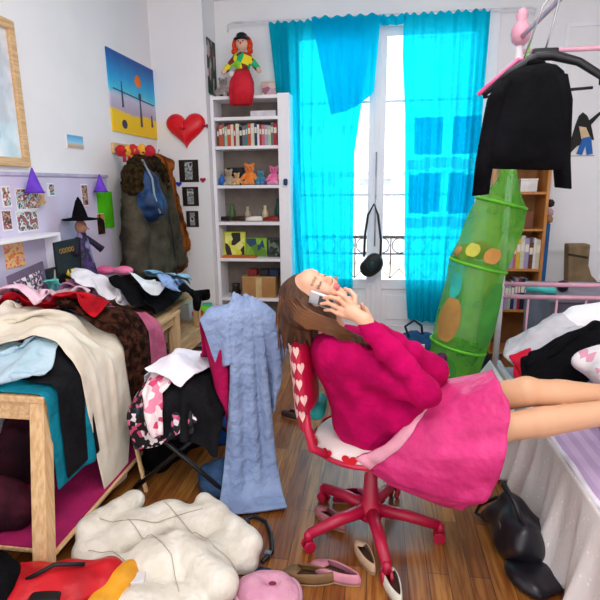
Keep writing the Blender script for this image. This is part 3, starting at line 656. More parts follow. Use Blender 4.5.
def pics(rows, grp):
    for i, (u0, v0, u1, v1, lab, k, rot) in enumerate(rows):
        a = AX(u0, v0, XP); b_ = AX(u1, v1, XP)
        wall_card('photo_print', lab, 'photo', a[1], b_[1], b_[2], a[2], multi('photo_print_%s' % 'abcdefghijklmnop'[i], photo_cols[k], 34, kind='noise'), t=.002, border=.008, x=XP, group=grp)
pics([(0, 186, 12, 207, 'photo cropped at the edge, upper one above the ledge', 0, 0), (0, 210, 13, 230, 'photo of pinkish figures just above the ledge, nearest the picture edge', 2, 0), (14, 188, 40, 209, 'dark bluish group photo under the first purple party hat', 0, 0), (15, 211, 39, 230, 'photo of two people standing on the ledge', 3, 0),
      (46, 183, 55, 196, 'white and black drawing pinned between the party hats', 1, 0), (80, 184, 89, 206, 'narrow pink and purple strip picture pinned beside the witch puppet', 2, 0)], 'photos pinned to the lilac panel')
a, b_ = AX(96, 192, XP), AX(108, 228, XP); wall_card('green_paper', 'bright green paper sheet pinned beside the parka', 'paper', a[1], b_[1]+.1, b_[2], a[2], mat('lime_paper', '58d018', .6), t=.003, x=XP)
a, b_ = AX(96, 214, XP+.005), AX(105, 234, XP); wall_card('photo_print', 'small dark brown photo below the green paper', 'photo', a[1], b_[1], b_[2], a[2], multi('photo_print_q', ['3a2014', 'c08840', '1c1410'], 20), t=.002, border=.004, x=XP+.004)
a, b_ = AX(3, 244, XP), AX(25, 265, XP); wall_card('flower_picture', 'orange and pink flower picture under the white ledge', 'picture', a[1], b_[1], b_[2], a[2], multi('flower_print', ['f0a030', 'e85868', 'f8d060', 'f0c0a0', 'e87838'], 30, kind='noise'), t=.003, x=XP)
for (u, v, lab, s) in ((30, 177, 'purple cone party hat on the pin panel, above the bluish group photo', .085), (97, 176, 'purple cone party hat above the green paper', .075)):
    p = AX(u, v+16, XP+.03); t = thing('party_hat', lab, 'party hat', (XP+.06, p[1], p[2]))
    MB().lathe([(s*.62, 0), (s*.6, .004), (.003, s*1.7)], n=24).build('cone', mat('purple_card', '7040c8', .5, '5c30b0'), t, smooth=True); MB().lathe([(s*.66, -.002), (s*.66, .008), (s*.6, .008)], n=24).build('brim', mat('purple_band', '5828a0', .5), t)
p = AX(42, 195, XP+.03); t = plush('soft_toy', 'tiny tan toy mouse hung on the panel beside the first party hat', 'soft toy', (XP+.03, p[1], p[2]-.06), .03, 'b89868', 'c8a878')
# black poster with yellow emblem, tilted framed picture
p0, p1 = AX(52, 243, XL+.16), AX(93, 285, XL+.16)
t = thing('poster_board', 'black board with a yellow winged emblem standing at the back of the desk', 'poster board', (XL+.16, p0[1]+.02, .752), .06)
hb = p0[2]-.752; wb = p1[1]-p0[1]
MB().box((-.012, 0, 0), (0, wb, hb)).build('board', mat('black_board', '101014', .5), t, bevel=.002)
q = MB(); cy, cz = wb*.42, hb*.52
for k in range(5):
    a = PI*(.0+.25*k)+0; r0, r1, w = .02, .085, .16
    if k in (2,): r1 = .07
    q.prism([(cy+r0*math.cos(a-w), cz+r0*math.sin(a-w)), (cy+r1*math.cos(a-w*1.4), cz+r1*math.sin(a-w*1.4)), (cy+r1*math.cos(a+w*1.4), cz+r1*math.sin(a+w*1.4)), (cy+r0*math.cos(a+w), cz+r0*math.sin(a+w))], 0, 0, .002)
disc_p = [(cy+.022*math.cos(2*PI*k/12), cz+.022*math.sin(2*PI*k/12)) for k in range(12)]; q.prism(disc_p, 0, 0, .003)
q.build('emblem', mat('emblem_yellow', 'f0d838', .5), t)
q = MB()
for i in range(5): q.tube([(.001, .06+.035*i+.014*math.cos(a), hb-.06+.014*math.sin(a)) for a in np.linspace(0, 2*PI, 11)[:-1]], .003, 5, closed=True)
q.build('lettering', mat('letter_brown', 'a07830', .5), t)
q = MB().box((0, wb-.06, hb-.09), (.002, wb-.03, hb-.03)).box((0, wb-.05, hb*.42), (.002, wb-.025, hb*.52)); q.build('stickers', mat('sticker_pale', 'b0a8a0', .5), t)
p0, p1 = AX(3, 272, XL+.1), AX(38, 290, XL+.1)
t = thing('picture_frame', 'framed picture with grey purple mat leaning behind the lilac clothes', 'picture frame', (XL+.16, p0[1]-.02, .95), .0)
MB().box((-.012, 0, 0), (0, .30, .2)).build('mat_board', mat('purple_grey', '6c5c74', .6), t, rot=(.12, 0, 0)); MB().box((0, .03, .03), (.003, .27, .16)).build('picture', multi('crowd_print', ['3a3048', 'e0c8c8', '604878', '2c2430', 'f0e8e8'], 30, kind='noise'), t, rot=(.12, 0, 0))
b = struct(MB().box((XL+.001, 2.25, .751), (XL+.15, 2.94, .94)).build('shelf_block', lil)); b.name = 'drawer_box'; b['kind'] = 'thing'; tag(b, 'low lilac drawer box on the desk under the flower picture', 'box')
# dark photo leaning left of black board
p0, p1 = AX(41, 234, XL+.13), AX(52, 262, XL+.13); t = card('greeting_card', 'dark card with green and white shapes beside the black board', 'card', (XL+.14, (p0[1]+p1[1])/2, .80), .16, .38, multi('dark_green_card', ['141618', '38584c', 'c8ccc0', '1c2428'], 18), rz=PI/2, tilt=0, fm=mat('dark_card', '2c2c28', .6))
t.location[2] = .751
# witch puppet
p = AX(80, 205, XL+.14)
d = thing('witch_puppet', 'witch puppet with wide black hat and purple dress hanging on the lilac panel', 'puppet', (XL+.13, p[1], .98), PI/2-.15)
MB().lathe([(.11, .41), (.112, .418), (.05, .428), (.042, .46), (.02, .53), (.003, .56)], n=24).build('hat', blackc, d, smooth=True)
f = Field((-.2, -.2, .2), (.2, .2, .5), .008); f.ell((0, 0, .365), (.038, .038, .046), .01).cap((0, -.03, .36), (0, -.065, .35), .01, .006); V, Fc = f.mesh(); link('head', V, Fc, mat('puppet_skin', 'a87860', .8), d, smooth=True)
V = []; n = 36
for k, (r_, z) in enumerate(((.03, .33), (.05, .26), (.06, .18), (.085, .06), (.11, 0))):
    for i in range(n): a = 2*PI*i/n; rr = r_*(1+.12*k/4*math.sin(8*a)); V.append((rr*math.cos(a), rr*.7*math.sin(a), z))
link('dress', V, grid_faces(5, n).tolist()+[(k*n+n-1, (k+1)*n+n-1, (k+1)*n, k*n) for k in range(4)], multi('witch_dress', ['5a3878', '3c2858', '181420', '8a78a8'], 14, kind='noise'), d, smooth=True, solid=.004)
for q in (-1, 1): MB().tube([(q*.04, 0, .29), (q*.1, -.02, .24), (q*.13, -.05, .2)], [.018, .02, .024], 10).build('arm', mat('witch_sleeve', '241c30', .9), d, smooth=True)
d['label'] = 'witch puppet with wide black hat and purple dress on the black board'

# ------------------------------------------------------------------ heart balloon, photos and pins on the breast
YP = 4.78
def P5(u, v): return AY(u, v, YP-.005)
n = 40; out = []
for k in range(n):
    a = 2*PI*k/n; out.append((.0118*16*math.sin(a)**3, .0108*(13*math.cos(a)-5*math.cos(2*a)-2*math.cos(3*a)-math.cos(4*a))))
hc = P5(186, 128); hb_ = thing('heart_balloon', 'puffy red heart balloon on the white wall beside the bookcase', 'balloon', (hc[0], YP, hc[2]))
V = []; K = 7
for s_ in range(K):
    t = s_/(K-1)*PI/2; sc = math.cos(t*.985); dz = -.075*math.sin(t)-.005
    V += [(x*sc, dz, (z+.03)*sc-.03) for x, z in out]
V.append((0, -.08, 0)); Fc = [(s_*n+i, s_*n+(i+1) % n, (s_+1)*n+(i+1) % n, (s_+1)*n+i) for s_ in range(K-1) for i in range(n)]+[((K-1)*n+i, (K-1)*n+(i+1) % n, K*n) for i in range(n)]
Fc.append(tuple(range(n-1, -1, -1)))
link('heart', V, Fc, mat('balloon_red', 'e01020', .35, 'd80c1c', spec=.4), hb_, smooth=True)
MB().tube([(.17, -.03, .01), (.2, -.03, .01), (.215, -.03, .01)], [.012, .01, .02], 10).build('knot', mat('knot_red', 'b01848', .4), hb_)
PHG = 'photos on the wall beside the bookcase'
for i, (u0, v0, u1, v1, w) in enumerate(((178.5, 160, 199, 182, 'top'), (182, 187, 199, 206, 'middle'), (186, 211, 199, 227, 'bottom'))):
    a, b_ = P5(u0, v0), P5(u1, v1); t = thing('photo_print', f'dark photo with a pale figure, {w} one of the three under the red heart', 'photo', (a[0], YP-.006, b_[2]), 0, PHG)
    W_, H_ = b_[0]-a[0], a[2]-b_[2]
    MB().box((0, 0, 0), (W_, .004, H_)).build('paper', mat('dark_photo', '281814', .4), t)
    MB().box((W_*.3, -.002, H_*.1), (W_*.7, 0, H_*.9)).build('figure', multi('pale_figure_%s' % w, ['3c2c28', 'c8d0d0', '1c1412', 'a8b0b4', '7c8488'], 20, kind='noise'), t)
for (u, v, c, nm, lab) in ((179, 184, '3038c8', 'push_pin', 'blue heart pin between the top two dark photos'), (203, 180, 'b01c50', 'push_pin', 'dark pink pin right of the top dark photo')):
    a = P5(u, v); tag(MB().prism([(.028*q_[0]/.19, .028*q_[1]/.19) for q_ in out], 1, -.014, 0).build(nm, mat('pin_'+c, c, .4), loc=(a[0], YP-.001, a[2]), bevel=.003), lab, 'pin')
# poster of a dancing figure on the back wall to the right
p = AY(583, 131, YB-.004); t = thing('cutout_picture', 'cut-out picture of a dark haired dancing figure on the right of the back wall', 'picture', (p[0], YB-.006, p[2]))
def poly(q, pts, y0=-.006, y1=0): q.prism([((x-583)/510*5.1, (131-y)/510*5.1) for x, y in pts], 1, y0, y1); return q
q = MB(); poly(q, [(581, 115), (585, 118), (587, 122), (595, 115), (597, 116), (589, 126), (593, 139), (588, 138), (586, 142), (579, 144), (574, 150), (573, 140), (576, 125), (578, 118)]); q.build('dark_coat', mat('cutout_dark', '1c1816', .6), t)
poly(MB(), [(579, 127), (585, 128), (589, 136), (582, 138)], -.008, -.006).build('top', mat('cutout_skin', 'e8c8a0', .6), t)
poly(MB(), [(583, 137), (590, 136), (593, 151), (588, 152), (586, 144), (584, 152), (579, 151)], -.009, -.006).build('jeans', mat('cutout_blue', '2868b8', .6), t)
tag(MB().box((0, 0, 0), (.22, .002, .008)).build('paper_strip', mat('grey_strip', 'b8b8bc', .6), loc=(p[0]-.1, YB-.003, p[2]-.22)), 'thin grey strip under the cut-out picture', 'paper strip')
# ================================================================== coats on the left wall
kh = mat('olive_canvas', '4c463a', .85, '38342a', scale=7, bump=.9, bscale=12, bdist=.03, spec=.1)
CY = 4.2
rk = thing('coat_rack', 'wooden wall coat rack carrying the parka and brown fur coat', 'coat rack', (XL, CY, 1.86))
MB().box((0, -.3, 0), (.025, .5, .08)).build('rail', wood_l, rk, bevel=.004)
for y in (-.15, .12, .4): MB().tube([(.02, y, .05), (.08, y, .03), (.1, y, .07)], .009, 8).build('hook', metal, rk, smooth=True)
pk = thing('parka', 'olive green parka with a dark fur hood hanging on the left wall', 'coat', (XL+.05, 4.1, .8))
f = Field((XL+.01, 3.4, .78), (XL+.55, 4.75, 2.0), .014)
f.cap((XL+.18, 4.02, 1.68), (XL+.20, 4.0, .95), .13, .19, .05, flat=((0, 1, 0), 1.75))
f.cap((XL+.22, 3.80, 1.64), (XL+.26, 3.66, .95), .10, .085, .04); f.cap((XL+.24, 4.24, 1.6), (XL+.30, 4.36, .95), .10, .085, .04)
f.noise(.006, 28, 2); f.build('coat_body', kh, pk)
f = Field((XL+.01, 3.6, 1.3), (XL+.5, 4.5, 2.0), .012)
for k in range(15):
    a = PI*(-.1+1.2*k/14); f.ell((XL+.24, 3.98-.23*math.cos(a), 1.62+.16*math.sin(a)), (.09, .08, .08), .03)
f.noise(.006, 90, 4); f.build('fur_trim', mat('dark_fur', '3c2e1a', 1, '1c150c', scale=30, bump=1, bscale=70, bdist=.02, spec=.05), pk)
q = MB().tube([(XL+.345, 4.1, 1.5), (XL+.375, 4.12, 1.2), (XL+.38, 4.12, .85)], .008, 6); link('zip', q.V, q.F, black, pk, world=True)
for (y, z) in ((3.98, 1.12), (4.24, 1.12)): q = MB().cbox((XL+.36, y, z), (.03, .15, .07)); link('pocket_flap', q.V, q.F, kh, pk, world=True, bevel=.012)
f = Field((XL+.02, 4.1, .7), (XL+.45, 4.78, 2.0), .012)
f.cap((XL+.14, 4.42, 1.8), (XL+.2, 4.60, .9), .07, .1, .04, flat=((0, 1, 0), 1.25)); f.cap((XL+.18, 4.50, 1.72), (XL+.28, 4.62, 1.05), .06, .06, .03); f.cap((XL+.14, 4.32, 1.82), (XL+.2, 4.5, 1.78), .06, .07, .04)
f.noise(.006, 50, 5); V, Fc = f.mesh()
tag(link('fur_coat', V, Fc, mat('ginger_fur', '9c5622', 1, '4c2810', scale=14, bump=1, bscale=70, bdist=.02, spec=.05, stretch=(1, 1, .35)), world=True, smooth=True), 'ginger brown fur coat hanging behind the olive parka', 'coat')
bpk = thing('drawstring_backpack', 'blue backpack with grey straps hanging over the parka', 'backpack', (XL+.42, 4.15, 1.3))
pc = AY(149, 198, 3.78); f = Field((pc[0]-.2, 3.6, 1.25), (pc[0]+.25, 4.05, 1.9), .01)
bpk.location = (pc[0], 3.83, 1.33)
f.ell((pc[0]-.02, 3.80, 1.47), (.145, .12, .14), .03).ell((pc[0]-.04, 3.82, 1.60), (.11, .10, .14), .04); f.noise(.004, 40, 3); f.build('bag', mat('blue_nylon', '163c68', .5, '0e2646', scale=8, bump=.4, bscale=30), bpk)
for q_ in (-.04, .05):
    q = MB().tube([(pc[0]-.04, 3.80, 1.80), (pc[0]+q_, 3.75, 1.66), (pc[0]+q_*1.4, 3.725, 1.53), (pc[0]+q_*1.6+.02, 3.74, 1.40)], .009, 6); link('strap', q.V, q.F, mat('grey_webbing', '8894a4', .7), bpk, world=True, smooth=True)
cols_b = [(127, 152, 'c01c24', 'red cloth bow at the left end over the parka hood'), (136, 152, 'e8a830', 'yellow cloth bow between the red ones above the parka'), (144, 153, 'b81c30', 'dark red cloth bow next to the brown fur coat')]
for (u, v, c, lab) in cols_b:
    p = AY(u, v, 3.9); t = thing('cloth_bow', lab, 'bow', p)
    f = Field((-.12, -.08, -.1), (.12, .08, .1), .006)
    for s_ in (-1, 1): f.ell((s_*.048, 0, .012), (.046, .026, .045), .006)
    f.noise(.002, 80, 1); V, Fc = f.mesh(); link('loops', V, Fc, mat('bow_'+c, c, .8, bump=.4), t, smooth=True); MB().lathe([(.003, -.018), (.016, -.01), (.016, .01), (.003, .018)], (0, -.01, .01), 10).build('knot', mat('bow_'+c, c), t, smooth=True)
    MB().box((-.035, -.012, -.075), (-.008, -.006, 0)).box((.008, -.012, -.07), (.032, -.006, 0)).build('tails', mat('bow_'+c, c), t)

# ================================================================== desk
DX0, DX1, DY0, DY1, DZ = -2.03, -1.345, 1.80, 3.35, .75
dk = thing('desk', 'pale wooden desk with square legs along the left wall, covered in clothes', 'desk', ((DX0+DX1)/2, (DY0+DY1)/2, 0))
q = MB().box((DX0, DY0, DZ-.028), (DX1, DY1, DZ)); link('desktop', q.V, q.F, wood_l, dk, world=True, bevel=.004)
for x in (DX0+.005, DX1-.07):
    for y in (DY0+.005, DY1-.07):
        q = MB().box((x, y, 0), (x+.065, y+.065, DZ-.028), (lambda v: (v[0]+(.72-v[2])*.10, v[1]-(.72-v[2])*.30, v[2])) if y < 2 and x > -1.5 else None); link('leg', q.V, q.F, wood_lx, dk, world=True, bevel=.004)
for (a, b_) in (((DX0+.07, DY0+.015, DZ-.11), (DX1-.07, DY0+.04, DZ-.028)), ((DX0+.07, DY1-.04, DZ-.11), (DX1-.07, DY1-.015, DZ-.028)), ((DX1-.05, DY0+.07, DZ-.09), (DX1-.025, DY1-.07, DZ-.028))):
    q = MB().box(a, b_); link('apron', q.V, q.F, wood_l, dk, world=True)
q = MB().box((DX0, DY0-.12, .10), (DX1+.06, 2.9, .115)); link('shelf', q.V, q.F, wood_l, dk, world=True, bevel=.002)
tag([link('shelf_cover', q.V, q.F, mat('magenta_felt', 'a8185c', .85, '901450', bump=.2), dk, world=True) for q in [MB().box((DX0+.01, DY0-.11, .115), (DX1+.045, 2.89, .122))]][0], 'magenta cover of the low shelf')
solid_box((DX0, DY0, 0), (DX1, DY1, DZ))
bn = thing('low_bench', 'pale wooden low bench beyond the desk, under the hanging coats', 'bench', (-1.72, 4.1, 0))
q = MB().box((-2.02, 3.5, .42), (-1.43, 4.76, .45)); link('top', q.V, q.F, wood_l, bn, world=True, bevel=.004)
for x in (-2.0, -1.5):
    for y in (3.53, 4.68): q = MB().box((x, y, 0), (x+.05, y+.05, .42)); link('leg', q.V, q.F, wood_lx, bn, world=True)
q = MB().box((-1.47, 3.58, .3), (-1.45, 4.68, .42)); link('apron', q.V, q.F, wood_l, bn, world=True)
q = MB().box((-2.03, 3.42, .76), (-1.5, 4.0, .79)).box((-2.03, 3.42, 0), (-1.99, 4.0, .76)).box((-1.55, 3.95, 0), (-1.5, 4.0, .76)).box((-1.55, 3.42, 0), (-1.5, 3.47, .76))
tb = thing('side_table', 'small pale wooden table under the parka, behind the black clothes', 'table', (-1.77, 3.7, 0)); 
q = MB().box((-2.03, 3.40, .72), (-1.42, 4.02, .75)); link('top', q.V, q.F, wood_l, tb, world=True, bevel=.004)
for x in (-2.02, -1.48):
    for y in (3.41, 3.96): q = MB().box((x, y, .452 if y > 3.5 else 0), (x+.05, y+.05, .72)); link('leg', q.V, q.F, wood_lx, tb, world=True)
hm_box((-2.03, 3.4, 0), (-1.42, 4.02, .75)); hm_box((-2.02, 3.5, 0), (-1.43, 4.76, .45))

# ------------------------------------------------------------------ clothes on the desk
hm_lump((-1.7, 3.0, .75), .3, .3, .05); hm_lump((-1.8, 2.45, .75), .28, .45, .1); hm_lump((-1.7, 2.05, .75), .25, .2, .05)
def garment(name, lab, cat, c, a, b_, nu, nv, rz, m, layer, mask=None, shrink=.80, seed=0, crumple=.04, steps=120, thick=.006, wind=None, group=None, tp=None, **kw):
    kw.setdefault('fric', .85)
    P = sheet(c, a*shrink, b_*shrink, nu, nv, rz)
    if tp: P = taper(P, tp)
    P = drape(P, mask, rest=1/shrink, layer=layer, seed=seed, crumple=crumple, steps=steps, wind=wind, **kw)
    o = cloth(name, P, m, mask, thick=thick); return tag(o, lab, cat, group)
def fab(n, c, c2=None, **k): k.setdefault('bump', .8); k.setdefault('bscale', 13); k.setdefault('bdist', .03); k.setdefault('spec', .15); return mat(n, c, .85, c2, scale=k.pop('scale', 7), **k)
tealf = fab('teal_fabric', '087c90', '066a80'); darkc = fab('charcoal_fabric', '0a0a0c', '141418')
COLL.append((np.array([-2.8, 0, 0.]), np.array([XL+.024, 4.78, 3.4]))); COLL.append((np.array([XL, 2.25, .6]), np.array([XL+.15, 2.94, .94])))
hm_noise((DX0, DY0+.25), (DX1-.06, DY1), .055)
# teal edged black garment hanging over the near right corner of the desk
def two_tone(P, o, inner, us=.2):
    pass
garment('draped_dress', 'black and teal garment hanging from the near corner of the desk', 'dress', (-1.40, 2.05, .87), .80, .50, 40, 26, .02, tealf, 1, seed=1, crumple=.015, wind=(.8, 0, 0))
garment('black_trousers', 'black trouser leg hanging in front of the teal garment on the desk corner', 'trousers', (-1.30, 2.08, .93), .64, .42, 34, 22, .02, darkc, 3, seed=31, crumple=.02, wind=(.8, 0, 0))
garment('pale_blue_shirt', 'pale blue grey shirt lying flat on the near end of the desk', 'shirt', (-1.70, 1.96, .94), .66, .40, 30, 20, .12, fab('pale_blue_cotton', 'a8c4d0', 'b8ccd8'), 2, seed=2)
garment('teal_towel', 'teal cloth hanging over the desk side under the brown fur', 'cloth', (-1.42, 2.62, .95), .95, .45, 40, 20, 0, tealf, 1, seed=4, crumple=.01, wind=(.8, 0, 0))
garment('dark_scarf', 'dark brown scarf strip under the red garment', 'scarf', (-1.72, 2.33, .98), .7, .14, 30, 8, .02, fab('dark_brown_knit', '2a1c1a', '1c1214'), 2, seed=15, crumple=.03)
furm = mat('brown_fur', '4c2c20', 1, '1e100c', scale=22, bump=1, bscale=60, bdist=.03, spec=.05)
garment('cream_blouse', 'cream white blouse draped over the desk with a long sleeve hanging down', 'blouse', (-1.38, 2.26, 1.0), 1.35, .58, 50, 26, .0, fab('cream_satin', 'e4dccc', 'd8ccb8', bump=.2), 5, tp=lambda t: (1.1-.15*t if t < .5 else 1.02-1.3*(t-.5), .06*t), seed=7, crumple=.04, shrink=.80, thick=.008, wind=(.8, 0, 0))
garment('mauve_jacket', 'dusty mauve jacket with a sleeve curving over the desk edge', 'jacket', (-1.55, 2.75, 1.02), 1.15, .5, 50, 24, -.1, fab('mauve_knit', 'b8607c', 'a85070'), 5, seed=8, crumple=.04, shrink=.78, thick=.012, wind=(.8, 0, 0))
garment('fur_stole', 'brown fur stole hanging over the desk side beside the cream blouse', 'stole', (-1.33, 2.56, 1.06), .85, .32, 38, 18, 0, furm, 8, seed=6, crumple=.03, thick=.022, wind=(.8, 0, 0))
garment('red_dress', 'bright red garment lying across the desk beside the cream blouse', 'dress', (-1.72, 2.50, 1.05), .70, .26, 34, 14, .12, fab('red_cotton', 'c81020', '9c0818'), 6, seed=5, crumple=.04)
garment('pale_pink_shirt', 'pale pink shirt crumpled on the desk beside the white top', 'shirt', (-1.80, 2.80, 1.08), .56, .56, 32, 34, .5, fab('pale_pink_cotton', 'dcb0bc', 'e4c4cc'), 5, mask=shirt_mask(32, 34, .3), seed=9, crumple=.05, shrink=.78)
garment('pink_t_shirt', 'light pink t-shirt bunched at the wall end of the desk', 't-shirt', (-1.88, 2.5, 1.12), .4, .5, 24, 26, 1.1, fab('light_pink_cotton', 'e0a8c0', 'ecc8d4'), 6, seed=10, crumple=.05, shrink=.75)
garment('lilac_cardigan', 'lilac pink cardigan heaped at the wall beside the framed picture', 'cardigan', (-1.86, 2.98, 1.12), .5, .45, 28, 24, .3, fab('lilac_knit', 'b880ac', 'c890b8'), 6, seed=11, crumple=.06, shrink=.72, thick=.012)
garment('white_vest', 'white sleeveless vest folded over the lilac cardigan in front of the black board', 'vest', (-1.72, 3.05, 1.18), .55, .42, 30, 24, .6, fab('white_cotton', 'e8e4ec', 'f0ecf0', bump=.2), 7, seed=12, crumple=.05, shrink=.78)
garment('mint_cloth', 'mint turquoise cloth at the wall edge of the desk pile', 'cloth', (-1.93, 2.72, 1.15), .25, .25, 16, 16, .4, fab('mint', '58c0b8', '70ccc4'), 7, seed=13, crumple=.05, shrink=.7)
hm_lump((-1.6, 3.42, .75), .3, .3, .13)
garment('black_jacket', 'large black jacket spread over the far end of the desk', 'jacket', (-1.56, 3.33, 1.12), 1.05, .95, 44, 40, .1, blackc, 8, mask=shirt_mask(44, 40, .45, False), seed=14, crumple=.04, shrink=.8, thick=.012)
f = Field((-.2, -.1, -.06), (.2, .1, .1), .006)
p = AY(112, 275, 3.42)
for s_ in (-1, 1): f.ell((s_*.075, 0, .02), (.07, .045, .035), .02)
f.cap((-.02, 0, .02), (.02, 0, .02), .02, .02, .02); V, Fc = f.mesh()
tag(link('satin_bow', V, Fc, mat('hot_pink_satin', 'f06098', .35, 'f888b0'), smooth=True, loc=(p[0]-.02, 3.50, max(.97, float(p[2])))), 'hot pink satin bow on top of the black jacket', 'bow')
# things on the side table and bench
hm_lump((-1.75, 3.95, .75), .2, .2, .05)
garment('blue_jeans', 'crumpled dark blue jeans on the small table under the parka', 'jeans', (-1.72, 3.86, .98), .55, .5, 26, 24, .3, fab('dark_denim', '2c3c5c', '445a80'), 8, seed=16, crumple=.06, shrink=.7)
garment('light_blue_cloth', 'light blue cloth in front of the dark jeans under the parka', 'cloth', (-1.55, 3.66, .96), .4, .2, 20, 12, .2, fab('sky_cotton', '80b4d4', '98c4dc'), 9, seed=17, crumple=.04, shrink=.75)
for i, (u, v, c, lab) in enumerate(((150, 322, 'e8ecf0', 'white paper bundle on the edge of the black jacket'), (165, 328, '88a8d8', 'blue and white paper at the edge of the clothes'))):
    p = AY(u, v-4, 3.2); garment('crumpled_paper', lab, 'paper', (p[0], p[1], 1.02), .26, .2, 14, 12, .6*i, mat('paper_'+c, c, .7), 10, seed=18+i, crumple=.04, shrink=.72, thick=.002)
for i, (x, y, z, c, r_, lab) in enumerate(((-1.5, 4.12, .452, 'd83030', .05, 'red toy cup on the low bench'), (-1.5, 4.3, .452, '78d030', .055, 'lime green toy cup on the low bench'), (-1.53, 4.48, .452, '28b8a8', .045, 'teal toy cup at the far end of the low bench'), (-1.5, 3.9+.06, .755, 'c048c0', .0, ''),)):
    if r_: tag(MB().lathe([(r_*.7, 0), (r_, r_*1.7), (r_*.9, r_*1.7), (r_*.6, .012)], n=18).build('toy_cup', mat('toy_'+c, c, .4), smooth=True, loc=(x, y, z)), lab, 'cup')
bp_ = thing('plastic_box', 'shallow white plastic box on the low bench behind the toy cups', 'box', (-1.72, 4.35, .452)); q = MB().box((-.13, -.2, 0), (.13, .2, .01)).box((-.13, -.2, .01), (-.12, .2, .14)).box((.12, -.2, .01), (.13, .2, .14)).box((-.12, -.2, .01), (.12, -.19, .14)).box((-.12, .19, .01), (.12, .2, .14)); q.build('tray', mat('white_plastic', 'e0e4ea', .4), bp_)
MB().box((-.135, -.205, .14), (.135, .205, .15)).build('lid', mat('mint_plastic', 'b0dcd0', .4), bp_)

# ================================================================== folding stool-chair with clothes and a robe
FX0, FX1, FY0, FY1, FS = -1.22, -.74, 2.28, 2.74, .46
fc = thing('folding_chair', 'black metal folding chair with crossed legs, loaded with clothes', 'chair', ((FX0+FX1)/2, (FY0+FY1)/2, 0))
def W(name, q, m, par, **k): return link(name, q.V, q.F, m, par, world=True, **k)
for y in (FY0, FY1):
    W('leg', MB().tube([(FX0+.02, y, FS-.01), (FX1+.05, y, .012)], .012, 8), black, fc, smooth=True)
    W('leg', MB().tube([(FX0-.03, y+.03*(1 if y < 2.5 else -1), .012), (FX1-.02, y+.03*(1 if y < 2.5 else -1), FS-.01)], .012, 8), black, fc, smooth=True)
    W('back_post', MB().tube([(FX1-.02, y if y > 2.5 else 2.41, FS-.03), (-.77 if y < 2.5 else -.56, 2.43 if y < 2.5 else 2.50, .95)], .012, 8), black, fc, smooth=True)
W('crossbar', MB().tube([(FX1+.04, FY0, .012), (FX1+.04, FY1, .012)], .010, 8), black, fc, smooth=True)
W('crossbar', MB().tube([(FX0-.03, FY0+.03, .015), (FX0-.03, FY1-.03, .015)], .010, 8), black, fc, smooth=True)
W('seat', MB().box((FX0, FY0+.012, FS-.012), (FX1, FY1-.012, FS+.01)), blackc, fc, bevel=.005)
W('backrest', MB().cbox((-.665, 2.465, .88), (.22, .022, .14), .32), blackc, fc, bevel=.005)
COLL.extend([(np.array([-.665+.10*t-.04, 2.465+.035*t-.03, .8]), np.array([-.665+.10*t+.04, 2.465+.035*t+.03, .97])) for t in (-1, -.5, 0, .5, 1)]); hm_box((FX0, FY0, 0), (FX1-.03, FY1, FS+.01))
COLL.append((np.array([FX0, FY0, 0.]), np.array([FX1-.03, FY1, FS+.01])))
hm_lump((-1.0, 2.5, .47), .26, .24, .14)
wc = fab('white_shirt_cotton', 'e4e0ec', 'eeeaf2', bump=.2)
pat = multi('patterned_cloth', ['181418', '141214', 'd86890', '141214', 'e8dce0', '203848', '181418', 'c04868', '100e10'], 42)
garment('patterned_scarf', 'black, pink and white patterned scarf heaped on the folding chair', 'scarf', (-1.06, 2.40, .86), .62, .6, 30, 28, .3, pat, 2, seed=21, crumple=.06, shrink=.72, thick=.008)
garment('black_skirt', 'black skirt hanging off the front of the folding chair', 'skirt', (-.92, 2.36, .92), .5, .55, 26, 28, .1, darkc, 3, seed=22, crumple=.04, shrink=.8, wind=(0, -.6, 0))
garment('pink_cloth', 'small pink patterned cloth hanging from the scarf heap', 'cloth', (-1.08, 2.30, .98), .2, .42, 12, 22, .2, multi('pink_print', ['e88aa8', 'f0d8dc', 'd04870', 'f4e8e8'], 26), 5, seed=23, crumple=.03, shrink=.85, wind=(0, -.6, 0))
garment('white_shirt', 'white shirt thrown over the heap beside the blue robe', 'shirt', (-.95, 2.50, 1.02), .62, .50, 32, 30, -.4, wc, 6, mask=shirt_mask(32, 30, .3), seed=24, crumple=.05, shrink=.8)
garment('white_blouse', 'white blouse hanging between the desk and the folding chair', 'blouse', (-1.17, 2.66, 1.0), .42, .5, 24, 28, .1, wc, 6, seed=25, crumple=.04, shrink=.8)
# magenta towel and blue robe over the chair back
mg = fab('magenta_terry', 'a80c4c', '900a44', bscale=30, bump=.5)
def over_bar(c, w, lf, lb, nu, nv, rz, comp, layer, seed, mk=None, z=.975, prange=(.1, .9), **k):
    L = lf+lb; P = sheet((0, 0, 0), w*comp, L, nu, nv, 0); P[..., 1] += (L/2-lf); cs, sn = math.cos(rz), math.sin(rz); x, y = P[..., 0].copy(), P[..., 1].copy()
    P[..., 0] = c[0]+x*cs-y*sn; P[..., 1] = c[1]+x*sn+y*cs; P[..., 2] = z+.02*layer*.5+.01+.0*x
    jp = int(round(lf/L*(nv-1))); a, b = int(nu*prange[0]), int(nu*prange[1]); t = np.arange(nu)
    P[:, jp, 2] += .012*np.sin(t*1.7+seed)+.008*np.sin(t*.9); P[..., 2] -= .25*np.abs(y)       # a ridge over the bar
    return drape(P, mk, rest=1/comp, restv=1.03, layer=layer, seed=seed, pins=(slice(a, b), jp), upd=False, fric=.8, **k)
P = over_bar((-.735, 2.44), .34, .66, .35, 22, 50, .38, .8, 1, 26, crumple=.008)
tag(cloth('towel', P, mg, thick=.008), 'magenta towel hanging over the folding chair back under the robe', 'towel')
rb = mat('blue_terry', '8092b6', .95, '90a2c4', scale=5, bump=.8, bscale=22, bdist=.03, spec=.1)
